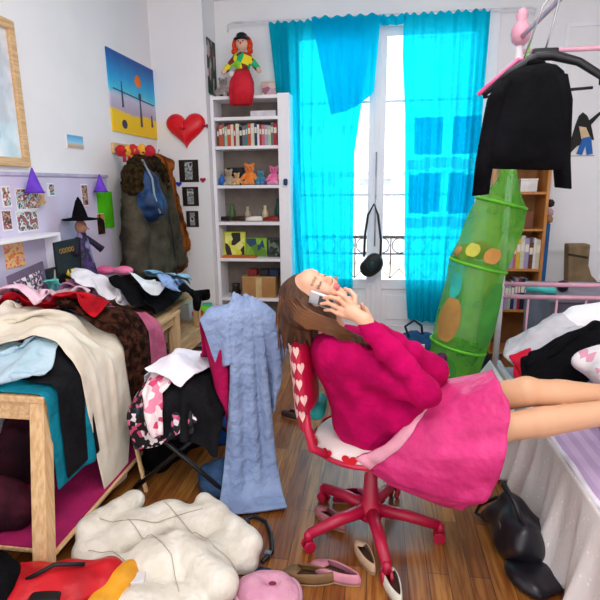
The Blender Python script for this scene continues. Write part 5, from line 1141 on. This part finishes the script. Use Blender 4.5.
# bedspread with hanging eyelet skirt
lace = mat('eyelet_cotton', 'f2eeec', .85, 'dcd6d4', kind='vor', scale=34, lo=.12, hi=.2, bump=.3, bscale=60)
nu, nv = 120, 26; V = []
for i in range(nu):
    y = .85+(3.18-.85)*i/(nu-1)
    for j in range(nv):
        t = j/(nv-1); z = .495*(1-t)+.03*t; a = .012+.045*t
        V.append((bx-.015-.05*t-a*math.sin(y*26+1.5*math.sin(y*5)+t*.8)*t-.012*math.sin(y*61)*t, y+.012*math.sin(y*40)*t, z+.006*math.sin(y*30)*(t > .98)))
o = link('bedspread', V, grid_faces(nu, nv), lace, world=True, smooth=True, solid=.004)
tag(o, 'white eyelet bedspread skirt hanging down the side of the canopy bed', 'bedspread')
nu = 60; V = []
for i in range(nu):                                        # the piece round the foot corner that sticks out
    y = 2.55+.68*i/(nu-1)
    for j in range(14): t = j/13; V.append((bx-.05-.10*t-.02*math.sin(y*30)*t-.09*t*math.exp(-((y-2.92)/.2)**2), y, .50-.20*t-.02*math.sin(y*17)*t))
link('frill', V, grid_faces(nu, 14), lace, o, world=True, smooth=True, solid=.004)
solid_box((bx, .9, 0), (be, 3.24, .475))
lilm = fab('lilac_sheet', 'c8b0d0', 'b8a0c4', kind='wave', scale=5, stretch=(1, .15, 1), bump=.15)
P = sheet((1.55, 1.75, .53), 1.44, 1.75, 40, 46); P = drape(P, rest=1.04, layer=1, seed=41, crumple=.012, steps=70); tag(cloth('sheet', P, lilm, thick=.012), 'lilac sheet spread over the bed under the legs', 'sheet')
q = MB().tube([(bx+.0, y, .495+.004*math.sin(y*20)) for y in np.linspace(.9, 3.2, 60)], .012, 8)
tag(q.build('piping', mat('white_piping', 'ece6f0', .7), smooth=True), 'white corded edge along the side of the lilac sheet', 'bed edging')
P = sheet((1.28, 1.75, .56), .52, 1.5, 20, 44, -.08); P = drape(P, rest=1.12, layer=2, seed=42, crumple=.03, steps=80); tag(cloth('blanket', P, fab('pale_lilac_blanket', 'd8c8e0', 'ccbcd8'), thick=.014), 'paler lilac folded blanket strip on the lilac sheet', 'blanket')
def pillow(name, lab, c, sz, rz, m, h=.012):
    r_ = math.hypot(*sz[:2])+.05; f = Field((-r_, -r_, -.02), (r_, r_, sz[2]*2+.05), h); cs, sn = math.cos(rz), math.sin(rz); ux = np.array([cs, sn, 0]); uy = np.array([-sn, cs, 0])
    for a in (-.5, 0, .5):
        for b2 in (-.5, 0, .5): f.ell(ux*a*sz[0]+uy*b2*sz[1]+np.array([0, 0, sz[2]*.9]), (sz[0]*.58, sz[1]*.58, sz[2]*(1-.35*(a*a+b2*b2)*2)), .05, [ux, uy, [0, 0, 1]])
    f.noise(.005, 22, 8); V, Fc = f.mesh(); return tag(link(name, V, Fc, m, smooth=True, loc=c), lab, 'pillow')
dots = multi('pink_flower_print', ['ece6e8', 'ece6e8', 'ece6e8', 'e8e0e4', 'ece6e8', 'e8e2e4', 'ece6e8', 'ece6e8', 'e8e2e4', 'ece6e8', 'ece6e8', 'e4a0b8'], 24)
pillow('pillow', 'plain lilac pillow underneath the flowered one on the bed', (1.40, 2.30, .495), (.34, .24, .11), .05, lilm)
pillow('pillow', 'white pillow with small pink flowers, nearest on the bed', (1.36, 2.32, .66), (.38, .25, .13), .1, dots)
hm_lump((1.36, 2.32, .5), .38, .28, .28)
hm_lump((1.3, 2.68, .48), .55, .22, .36); hm_lump((1.15, 2.85, .48), .45, .35, .28); hm_lump((1.45, 3.02, .48), .6, .24, .44)
garment('white_duvet', 'white duvet heaped at the foot of the bed against the pink rails', 'duvet', (1.45, 2.98, 1.0), 1.35, .55, 40, 22, 0, fab('white_duvet_cotton', 'eeeaf0', 'f4f0f4', bump=.15, bscale=14), 2, seed=43, crumple=.05, shrink=.84, thick=.03)
garment('grey_blanket', 'pale grey blanket edge between the green tube and the black jacket on the bed', 'blanket', (.92, 2.92, 1.0), .42, .5, 20, 24, .1, fab('pale_grey_fleece', 'c8c4cc', 'b4b0ba'), 3, seed=44, crumple=.04, shrink=.8, thick=.012, wind=(-.5, 0, 0))
redd = fab('red_lining', 'd01838')
garment('red_lining', 'red lining edge peeping from under the black jacket on the bed', 'jacket', (.80, 2.62, 1.0), .16, .36, 12, 18, .2, redd, 4, seed=45, crumple=.03, shrink=.85)
garment('black_coat', 'black coat thrown over the bed behind the flowered pillow', 'coat', (1.26, 2.66, 1.12), 1.2, .52, 46, 24, .06, blackc, 5, seed=46, crumple=.05, shrink=.8, thick=.014)
# black bags on the floor beside the bed
p = AZ(520, 545, .0); bg = thing('handbag', 'black leather handbag on the floor beside the bed skirt', 'handbag', (p[0]-.02, p[1]-.05, 0))
bl = mat('soft_black_leather', '15131a', .35, '201e26', scale=9, bump=.3, bscale=20, spec=.5)
f = Field((-.2, -.25, -.01), (.2, .25, .4), .009); f.ell((.0, .0, .09), (.11, .15, .10), .04).cap((-.01, -.10, .15), (-.02, .10, .18), .055, .045, .05).cap((-.05, .06, .12), (-.10, .17, .05), .05, .035, .04); f.noise(.007, 26, 5); f.floor(.003); V, Fc = f.mesh(); link('body', V, Fc, bl, bg, smooth=True)
MB().tube([(-.02, -.1, .2), (-.05, -.08, .28), (-.08, .02, .32), (-.07, .09, .28), (-.02, .1, .2)], .010, 8).build('handle', bl, bg, smooth=True)
MB().tube([(.0, .1, .2), (-.07, .15, .17), (-.13, .2, .09), (-.14, .24, .02), (-.1, .2, .012)], .009, 8).build('side_strap', bl, bg, smooth=True)
MB().cbox((-.09, -.02, .14), (.012, .03, .03)).build('clasp', metal, bg)
p = AZ(500, 580, .0); blob('black_cloth_bag', 'flat black cloth bag on the floor in front of the handbag', 'bag', (p[0]-.05, p[1]-.16, -.01), (p[0]+.3, p[1]+.2, .16), [((p[0]+.13, p[1]+.02, .02), (.11, .12, .045))], bl)
p = AZ(488, 466, .02); blob('black_pouch', 'small black pouch on the floor between the skirt hem and the bed frill', 'pouch', (p[0]-.12, p[1]-.1, -.01), (p[0]+.12, p[1]+.1, .16), [((p[0], p[1], .04), (.08, .05, .045))], bl)

# ================================================================== hanger and black top on the canopy rail
HY = 2.32
hg = thing('coat_hanger', 'black coat hanger hooked on the pink canopy rail', 'coat hanger', (bx-.16, HY, 2.15))
nk_ = np.array([.66, HY, 2.095]); lf = np.array([.438, HY+.03, 1.955]); rt = np.array([.865, HY-.05, 2.00])
W('shoulder_bar', MB().tube([lf, lf*.5+nk_*.5+np.array([-.02, 0, .012]), nk_+np.array([-.03, 0, .0]), nk_+np.array([.03, 0, 0]), rt*.5+nk_*.5+np.array([.02, 0, .014]), rt, rt+np.array([.0, 0, -.03])], [.010, .015, .020, .020, .016, .015, .010], 10), black, hg, smooth=True)
W('trouser_bar', MB().tube([lf+np.array([0, 0, -.005]), rt+np.array([-.03, 0, -.04])], .006, 8), black, hg, smooth=True)
W('grip', MB().cbox(nk_+np.array([0, 0, .012]), (.10, .03, .03)), black, hg, bevel=.008)
W('hook', MB().tube([nk_+np.array([0, 0, .02]), (.68, HY, 2.2), (.70, HY, 2.32), (.74, HY, 2.395), (.80, HY, 2.426), (.825, HY, 2.40)], .004, 8), metal, hg, smooth=True)
W('clip', MB().cbox((.645, HY-.01, 2.03), (.025, .02, .02)), mat('pink_clip', 'f06098', .4), hg, bevel=.003)
for (a, nm) in (((.55, HY+.12, 2.02), 1),):
    pass
hg2 = thing('coat_hanger', 'pink coat hanger mostly hidden behind the black one', 'coat hanger', (bx-.2, HY+.09, 2.1))
W('shoulder_bar', MB().tube([(.43, HY+.10, 1.97), (.50, HY+.09, 2.03), (.58, HY+.08, 2.10), (.64, HY+.08, 2.09), (.75, HY+.08, 2.03)], .010, 8), mat('pink_clip', 'f06098', .4), hg2, smooth=True)
W('hook', MB().tube([(.60, HY+.08, 2.10), (.66, HY+.08, 2.30), (.75, HY+.08, 2.40), (.80, HY+.08, 2.424), (.822, HY+.08, 2.40)], .0035, 8), metal, hg2, smooth=True)
# the top: body shell with two sleeves
bt = thing('black_sweater', 'black long-sleeved sweater hanging from the black hanger', 'sweater', (.64, HY, 1.55))
def H2(u, v, y=HY): return np.array(AY(u, v, y))
def shell(L_, R_, thick, amp, n=30, ycen=0):
    """a flattened tube between left and right outlines, open at the bottom"""
    V = []; m = len(L_)
    for k in range(m):
        a, b2 = L_[k], R_[k]; mid = (a+b2)/2; h_ = (b2-a)/2
        for i in range(n):
            th = 2*PI*i/n; r_ = math.cos(th); s0 = math.sin(th); V.append(mid+h_*r_+np.array([0, -1, 0])*s0*(thick[k])+np.array([0, 1, 0])*amp*math.sin(6*th+k*.3)*k/m)
    return V, [(k*n+i, (k+1)*n+i, (k+1)*n+(i+1) % n, k*n+(i+1) % n) for k in range(m-1) for i in range(n)]
Lp = [(530, 66), (512, 72), (500, 80), (493, 92), (490, 110), (487, 130), (484, 150), (482, 168)]; Rp = [(545, 64), (556, 66), (563, 72), (567, 85), (568, 105), (567, 130), (566, 150), (564, 170)]
V, Fc = shell([H2(*p) for p in Lp], [H2(*p) for p in Rp], [.02, .04, .055, .065, .07, .075, .08, .085], .008); link('body', V, Fc, blackc, bt, world=True, smooth=True, solid=.004)
W('collar', MB().tube([H2(530+7*math.cos(a)+6, 64+2*math.sin(a), HY+.02*math.sin(a)) for a in np.linspace(0, 2*PI, 17)[:-1]], .012, 8, closed=True), blackc, bt, smooth=True)
for Ls, Rs in (([(497, 82), (488, 100), (482, 130), (476, 165), (473, 196)], [(512, 80), (506, 100), (500, 130), (492, 165), (488, 194)]), ([(552, 76), (552, 100), (552, 130), (554, 160), (556, 187)], [(566, 76), (571, 100), (570, 130), (569, 160), (570, 189)])):
    V, Fc = shell([H2(*p, HY-.01) for p in Ls], [H2(*p, HY-.01) for p in Rs], [.045, .045, .04, .038, .035], .003, 18); link('sleeve', V, Fc, blackc, bt, world=True, smooth=True, solid=.004)

# ================================================================== green mesh hanging storage tube
gt = thing('mesh_storage_tube', 'green mesh hanging storage tube with wire rings behind the bed corner', 'storage tube', (.6, 3.02, .1))
def mesh_mat(name, c, c2, tr):
    m = bpy.data.materials.new(name); m.use_nodes = True; n = m.node_tree.nodes; l = m.node_tree.links; b = n['Principled BSDF']
    tc = n.new('ShaderNodeTexCoord'); t = n.new('ShaderNodeTexNoise'); t.inputs['Scale'].default_value = 5; l.new(tc.outputs['Object'], t.inputs['Vector']); r = n.new('ShaderNodeValToRGB'); r.color_ramp.elements[0].color = lin(c); r.color_ramp.elements[1].color = lin(c2); r.color_ramp.elements[0].position = .4; r.color_ramp.elements[1].position = .6
    l.new(t.outputs['Fac'], r.inputs[0]); l.new(r.outputs[0], b.inputs['Base Color']); b.inputs['Roughness'].default_value = .8
    tl = n.new('ShaderNodeBsdfTranslucent'); l.new(r.outputs[0], tl.inputs[0]); mx0 = n.new('ShaderNodeMixShader'); mx0.inputs[0].default_value = .4; l.new(b.outputs[0], mx0.inputs[1]); l.new(tl.outputs[0], mx0.inputs[2])
    x = n.new('ShaderNodeBsdfTransparent'); mx = n.new('ShaderNodeMixShader'); mx.inputs[0].default_value = tr; l.new(mx0.outputs[0], mx.inputs[1]); l.new(x.outputs[0], mx.inputs[2]); l.new(mx.outputs[0], n['Material Output'].inputs[0]); return m
gm = mesh_mat('green_mesh', '50a830', '74c040', .38)
TY = 3.02
prof = [((509, 168), .04), ((508, 183), .06), ((505, 193), .09), ((501, 203), .135), ((495, 222), .15), ((487, 245), .152), ((478, 265), .158), ((473, 290), .155), ((465, 320), .165), ((458, 345), .16), ((453, 370), .145), ((449, 395), .13)]
def ringT(c, rad, n=40, wob=0): 
    tilt = .24
    return [c+np.array([rad*math.cos(a)*math.cos(tilt), rad*math.sin(a)*.85, -rad*math.cos(a)*math.sin(-tilt)*-1]) for a in np.linspace(0, 2*PI, n+1)[:-1]]
cs_ = [np.array(AY(u, v, TY)) for (u, v), _ in prof]
V = []; n = 40; pc_ = np.linspace(0, len(prof)-1, 60)
for t in pc_:
    k0 = int(min(t, len(prof)-2)); fr_ = t-k0; c = cs_[k0]*(1-fr_)+cs_[k0+1]*fr_; rad = prof[k0][1]*(1-fr_)+prof[k0+1][1]*fr_
    r2 = ringT(c, rad, n)
    V += [p+(p-c)*.05*math.sin(7*i*2*PI/n+t)*min(1, t/4) for i, p in enumerate(r2)]
ng = len(pc_); Fc = [(k*n+i, k*n+(i+1) % n, (k+1)*n+(i+1) % n, (k+1)*n+i) for k in range(ng-1) for i in range(n)]
link('mesh_sleeve', V, Fc, gm, gt, world=True, smooth=True)
gw = mat('green_binding', '58b020', .5)
for k in (3, 6, 9): W('wire_ring', MB().tube(ringT(cs_[k], prof[k][1]*1.02), .009, 8, closed=True), gw, gt, smooth=True)
for k, (m1, r_) in ((6, (gw, .25)), (9, (gw, .24))):
    P_ = ringT(cs_[k], prof[k][1]*.98); q = MB(); q.add(P_, [tuple(range(len(P_)))]); W('divider', q, gm, gt)
# appliqué patches on the sleeve: they follow its surface
def tube_patch(name, t0, t1, a0, a1, m, off=.006):
    Vp = []; nu_, nv_ = 14, 10
    for i in range(nu_):
        t = t0+(t1-t0)*i/(nu_-1); k0 = int(min(t, len(prof)-2)); fr_ = t-k0; c = cs_[k0]*(1-fr_)+cs_[k0+1]*fr_; rad = prof[k0][1]*(1-fr_)+prof[k0+1][1]*fr_+off+.012; tl_ = .24
        sc2 = math.sin(PI*(i+.5)/nu_)**.4; am = (a0+a1)/2
        for j in range(nv_): a = am+(a1-a0)/2*sc2*(2*j/(nv_-1)-1); Vp.append(c+np.array([rad*math.cos(a)*math.cos(tl_), rad*math.sin(a)*.85, rad*math.cos(a)*math.sin(-tl_)]))
    link(name, Vp, grid_faces(nu_, nv_), m, gt, world=True, smooth=True)
tube_patch('leaf_patch', 6.4, 8.7, -PI*.42, -PI*.16, mat('dark_green_patch', '3c8c30', .8)); tube_patch('leaf_patch', 9.4, 11, -PI*.75, -PI*.5, mat('dark_green_patch', '3c8c30', .8)); tube_patch('teal_patch', 6.4, 7.3, -PI*.82, -PI*.68, mat('teal_patch', '30b0a0', .8)); tube_patch('brown_patch', 7.3, 8.8, -PI*.85, -PI*.6, mat('brown_patch', 'a88040', .8))
tube_patch('orange_patch', 5.0, 5.7, -PI*.55, -PI*.38, mat('orange_patch', 'c89048', .8)); tube_patch('yellow_patch', 5.0, 5.6, -PI*.75, -PI*.6, mat('yellow_patch', 'c8c850', .8))
top = cs_[0]; W('hanging_cord', MB().tube([top+np.array([0, 0, -.01]), top+np.array([.0, 0, .35]), (bx, 3.02, 2.392)], .004, 6), gw, gt, smooth=True)
for a in range(4): W('sleeve_gather', MB().tube([top, cs_[1]+np.array([.06*math.cos(a*PI/2), .06*math.sin(a*PI/2), 0])], .003, 6), gw, gt)
# soft doll hanging at the tube's lower left
p = AY(441, 366, 2.84); dl = plush('soft_toy', 'small pale pink doll with a dark purple head against the green mesh tube', 'soft toy', (p[0], 2.84, float(p[2])-.07), .045, 'e8b8c0', 'f0e0e0', ears=False)
MB().lathe([(.003, -.032), (.03, -.015), (.034, .008), (.02, .03), (.003, .036)], (0, 0, .115), 14).build('purple_hair', mat('dark_purple', '4a1440', .7), dl, smooth=True)
# things inside the tube
for k, (dx, dz, c, lab) in enumerate(((.02, .06, 'c85030', 'orange red soft ball seen through the mesh of the green tube'), (-.08, .05, 'b08040', 'brown soft ball seen through the mesh of the green tube'))):
    c = cs_[6]+np.array([dx, .0, 0]); 
    f = Field((-.1, -.1, -.1), (.1, .1, .1), .012); f.ell((0, 0, 0), (.06, .055, .055)); V, Fc = f.mesh(); tag(link('ball', V, Fc, mat('ball_%d' % k, ['c86038', 'a88448'][k], .8), smooth=True, loc=c+np.array([0, -.02 if k else .05, dz+.02])), lab, 'ball')

# ================================================================== wooden bookcase by the back wall, boot shape, dresser
kx0, kx1, ky0, ky1 = 1.08, 1.50, 4.78, 5.10
b2 = thing('wooden_bookcase', 'narrow pine bookcase behind the green mesh tube at the back wall', 'bookcase', ((kx0+kx1)/2, 4.9, 0))
pine = mat('pine', 'c88a4c', .55, 'b47438', scale=5, stretch=(12, 12, 1))
for x in (kx0, kx1-.025): W('side_panel', MB().box((x, ky0, 0), (x+.025, ky1, 1.84)), pine, b2)
W('back_panel', MB().box((kx0+.025, ky1-.012, .02), (kx1-.025, ky1, 1.82)), mat('pine_back', 'a87444', .7), b2)
for z in (.05, .46, .84, 1.20, 1.52, 1.82): W('shelf', MB().box((kx0+.025, ky0+.004, z-.02), (kx1-.025, ky1-.012, z)), pine, b2)
books(kx0+.03, kx1-.03, .84, ky0+.03, .30, 'middle row of pine bookcase', 'books on the middle shelf of the pine bookcase', 11, .02, .045)
books(kx0+.03, kx1-.03, .46, ky0+.03, .30, 'lower row of pine bookcase', 'books on the lower shelf of the pine bookcase', 12, .02, .045)
for (x, z, w, h, c, lab) in ((1.2, 1.20, .1, .1, 'a86838', 'wooden box on the pine bookcase, second shelf from the top'), (1.36, 1.20, .08, .14, '7c4a34', 'brown case on the pine bookcase, second shelf from the top'), (1.18, 1.52, .09, .12, 'e0a0b8', 'pink box on the upper shelf of the pine bookcase'), (1.34, 1.52, .14, .1, 'e8e4e0', 'white box on the upper shelf of the pine bookcase')):
    t = thing('storage_box', lab, 'box', (x, ky0+.12, z)); MB().box((-w/2, -.07, 0), (w/2, .07, h)).build('body', mat('box_'+c, c, .6), t, bevel=.004); MB().box((-w/2-.003, -.073, h), (w/2+.003, .073, h+.015)).build('lid', mat('box_'+c, c, .6), t)
tag(MB().box((0, 0, 0), (.05, .04, 1.24)).build('narrow_board', mat('blue_board', '1860a0', .6), loc=(1.505, 4.85, .001)), 'blue upright strip fixed to the side of the pine bookcase', 'board')
for (z, c, lab) in ((1.34, 'c8a0a8', 'pink trinket clipped to the pine bookcase side, middle one'), (1.42, '281c1c', 'black trinket clipped high on the pine bookcase side'), (1.28, 'a87848', 'tan trinket clipped low on the pine bookcase side')):
    tag(MB().lathe([(.006, -.035), (.03, -.02), (.034, .01), (.015, .035)], n=12).build('trinket', mat('trinket_'+c, c, .6), smooth=True, loc=(1.535, 4.84, z)), lab, 'trinket')
dr = thing('dresser', 'low white dresser against the back wall beyond the foot of the bed', 'dresser', (2.0, 4.85, 0))
W('body', MB().box((1.60, 4.62, .05), (2.6, 5.10, .60)), wtrim, dr, bevel=.004); W('top', MB().box((1.58, 4.60, .60), (2.62, 5.12, .625)), wtrim, dr, bevel=.004)
for z in (.1, .35):
    w = W('drawer', MB().box((1.64, 4.605, z), (2.56, 4.62, z+.22)), wtrim, dr, bevel=.003)
    for x in (1.85, 2.35): link('knob', *(lambda q: (q.V, q.F))(MB().lathe([(.006, 0), (.014, .012), (.006, .018)], (0, 0, 0), 10, lambda v: (v[0]+x, 4.605-v[2], v[1]+z+.11))), metal, w, loc=-np.array(w.location)-np.array(dr.location)+np.array(dr.location)+np.array(w.location))
pz = [(567, 241), (589, 241), (587, 262), (590, 272), (596, 278), (595, 289), (566, 289)]
pp = [AY(u, v, 4.85) for u, v in pz]; base = min(p[2] for p in pp)
o = MB().prism([(p[0]-pp[0][0], p[2]-base) for p in pp], 1, 0, .12).build('boot_shape', mat('brown_felt', '8a7458', .9, '78644a', scale=9, bump=.4), bevel=.012, loc=(pp[0][0], 4.80, .626)); tag(o, 'grey brown boot-shaped cushion standing on the white dresser', 'boot shape')
q = MB().prism([(.0, .36), (.17, .33), (.17, .31), (.0, .34)], 1, -.004, 0).build('seam', mat('dark_seam', '3c3024', .8), o)
# toys on the foot rail side: pinwheel of turquoise plastic
p = AY(540, 290, 3.5); tag(blob('turquoise_toy', 'x', 'toy', (p[0]-.16, 3.38, p[2]-.12), (p[0]+.16, 3.62, p[2]+.12), [((p[0]-.05, 3.5, p[2]), (p[0]+.08, 3.5, p[2]-.02), .022, .028), ((p[0]-.06, 3.5, p[2]+.01), (.04, .03, .03))], mat('turquoise_plastic', '50c8c0', .4), noise=.003, fl=-1), 'turquoise and white toy behind the pink foot rails of the bed', 'toy')
tr = thing('trunk', 'dark storage trunk beyond the foot of the bed', 'trunk', (1.7, 3.75, 0)); W('body', MB().box((1.15, 3.42, 0), (2.3, 4.0, .84)), mat('trunk_grey', '6c6470', .7), tr, bevel=.01); W('lid', MB().box((1.14, 3.41, .84), (2.31, 4.01, .875)), mat('trunk_lid', '847c88', .6), tr, bevel=.008)
for ob in list(C.objects):
    if ob.name.startswith('turquoise_toy'): ob.location.z = .876
p = AY(563, 283, 3.6); tag(MB().lathe([(.004, -.04), (.03, -.03), (.04, 0), (.03, .03), (.004, .04)], n=14).build('black_ball', black, smooth=True, loc=(p[0], 3.6, .916)), 'small black ball on the storage trunk behind the pink rails', 'ball')

# ================================================================== under the window
p = AZ(412, 342, .02); b4 = thing('denim_bag', 'dark blue denim bag on the floor under the window', 'bag', (.40, 4.62, 0))
f = Field((-.3, -.25, -.01), (.35, .25, .4), .012); f.ell((.05, 0, .12), (.24, .17, .15), .03); f.noise(.008, 22, 3); f.floor(.003); V, Fc = f.mesh(); link('body', V, Fc, fab('navy_denim', '1c4468', '24507c'), b4, smooth=True)
MB().tube([(-.06, -.06, .22), (-.10, -.04, .33), (-.02, 0, .38), (.05, 0, .33), (.06, 0, .25)], .012, 8).build('handle', mat('navy_strap', '14283c', .7), b4, smooth=True)
MB().cbox((.03, -.15, .18), (.08, .02, .04)).build('patch', mat('white_patch', 'e8e4e4', .6), b4, bevel=.004)
for i, (x, lab) in enumerate(((.62, 'navy cloth heap on the floor right of the denim bag'), (.86, 'dark cloth heap on the floor under the right curtain'))):
    blob('cloth_heap', lab, 'cloth', (x-.25, 4.2, -.01), (x+.25, 4.75, .4), [((x, 4.45, .08), (.18, .18, .15))], fab('heap_%d' % i, ['20405c', '2c3040'][i]))
st = thing('footstool', 'small wooden footstool on the floor below the hanging bag', 'footstool', (.02, 4.85, 0))
MB().box((-.18, -.12, .16), (.18, .12, .185)).build('top', pine, st, bevel=.004)
for x in (-.16, .13):
    for y in (-.10, .07): MB().box((x, y, 0), (x+.03, y+.03, .16)).build('leg', pine, st)
wc_ = thing('wicker_chair', 'low pale wooden chair partly hidden behind the hair and the robe', 'chair', (-.5, 4.3, 0))
MB().box((-.2, -.2, .40), (.2, .2, .43)).build('seat', wood_l, wc_, bevel=.005)
for x in (-.19, .16):
    for y in (-.19, .16): MB().box((x, y, 0), (x+.03, y+.03, .40 if y < 0 else .80)).build('leg', wood_lx, wc_)
MB().box((-.16, .165, .62), (.16, .185, .76)).build('backrest', wood_l, wc_, bevel=.004)
# bag hanging from the window bolt
hb2 = thing('hanging_bag', 'small black rounded bag hanging on a long strap from the window bolt', 'bag', (-.02, 4.95, .78))
c = np.array(AY(372, 265, 4.99)); f = Field(c-np.array([.2, .12, .2]), c+np.array([.2, .12, .2]), .009); f.ell(c+np.array([.02, 0, .02]), (.09, .05, .10), .02); f.ell(c+np.array([-.03, 0, -.03]), (.09, .05, .09), .03); f.build('bag', mat('black_padded', '14181c', .5, '1c2426', bump=.3), hb2)
q = MB().lathe([(.005, 0), (.048, 0), (.044, .01), (.005, .012)], (0, 0, 0), 20, lambda v: (v[0]+c[0], c[1]-.048-v[2], v[1]*1.1+c[2])); W('front_pocket', q, mat('dark_teal_pocket', '1c3438', .5), hb2, smooth=True)
hk = np.array([.008, 5.065, 1.45])
W('strap', MB().tube([c+np.array([-.08, 0, .08]), np.array(AY(365, 235, 5.02)), np.array(AY(368, 215, 5.03)), np.array(AY(374, 204, 5.04)), np.array(AY(378, 215, 5.03)), np.array(AY(381, 240, 5.02)), c+np.array([.08, 0, .08])], [.012, .012, .012, .011, .012, .012, .012], 8), mat('black_strap', '1c1c20', .6), hb2, smooth=True)

# ================================================================== light
Wd = bpy.data.worlds.new('daylight'); bpy.context.scene.world = Wd; Wd.use_nodes = True; n = Wd.node_tree.nodes; l = Wd.node_tree.links
bgn = n['Background']; bgn.inputs[0].default_value = (.92, .95, 1, 1); bgn.inputs[1].default_value = 1.3
sd = bpy.data.lights.new('sun', 'SUN'); sd.energy = 5; sd.angle = .02; sd.color = (1, .95, .87); so = bpy.data.objects.new('sun', sd); C.objects.link(so); so.rotation_euler = (math.radians(24), 0, math.radians(8))
def area(name, loc, rot, sx, sy, e, col=(1, 1, 1)):
    d = bpy.data.lights.new(name, 'AREA'); d.shape = 'RECTANGLE'; d.size = sx; d.size_y = sy; d.energy = e; d.color = col; o = bpy.data.objects.new(name, d); C.objects.link(o); o.location = loc; o.rotation_euler = rot; return o
area('overhead_fill', (.2, 2.2, 3.38), (0, 0, 0), 1.2, 1.2, 20, (1, .97, .93))  # unseen soft fill added below the ceiling, not a fitting of the room
area('window_daylight', (.07, 5.45, 1.9), (math.radians(-90), 0, 0), 1.8, 2.8, 45, (.95, .98, 1))
area('bounced_flash_fill', (.3, .3, 3.3), (math.radians(22), 0, 0), 1.6, 1.0, 30, (1, .98, .95))  # added fill out of view, standing in for flash bounced off the ceiling
sc = bpy.context.scene; sc.view_settings.view_transform = 'Standard'; sc.view_settings.look = 'None'; sc.view_settings.exposure = .68; sc.view_settings.gamma = 1; sc.view_settings.use_curve_mapping = False
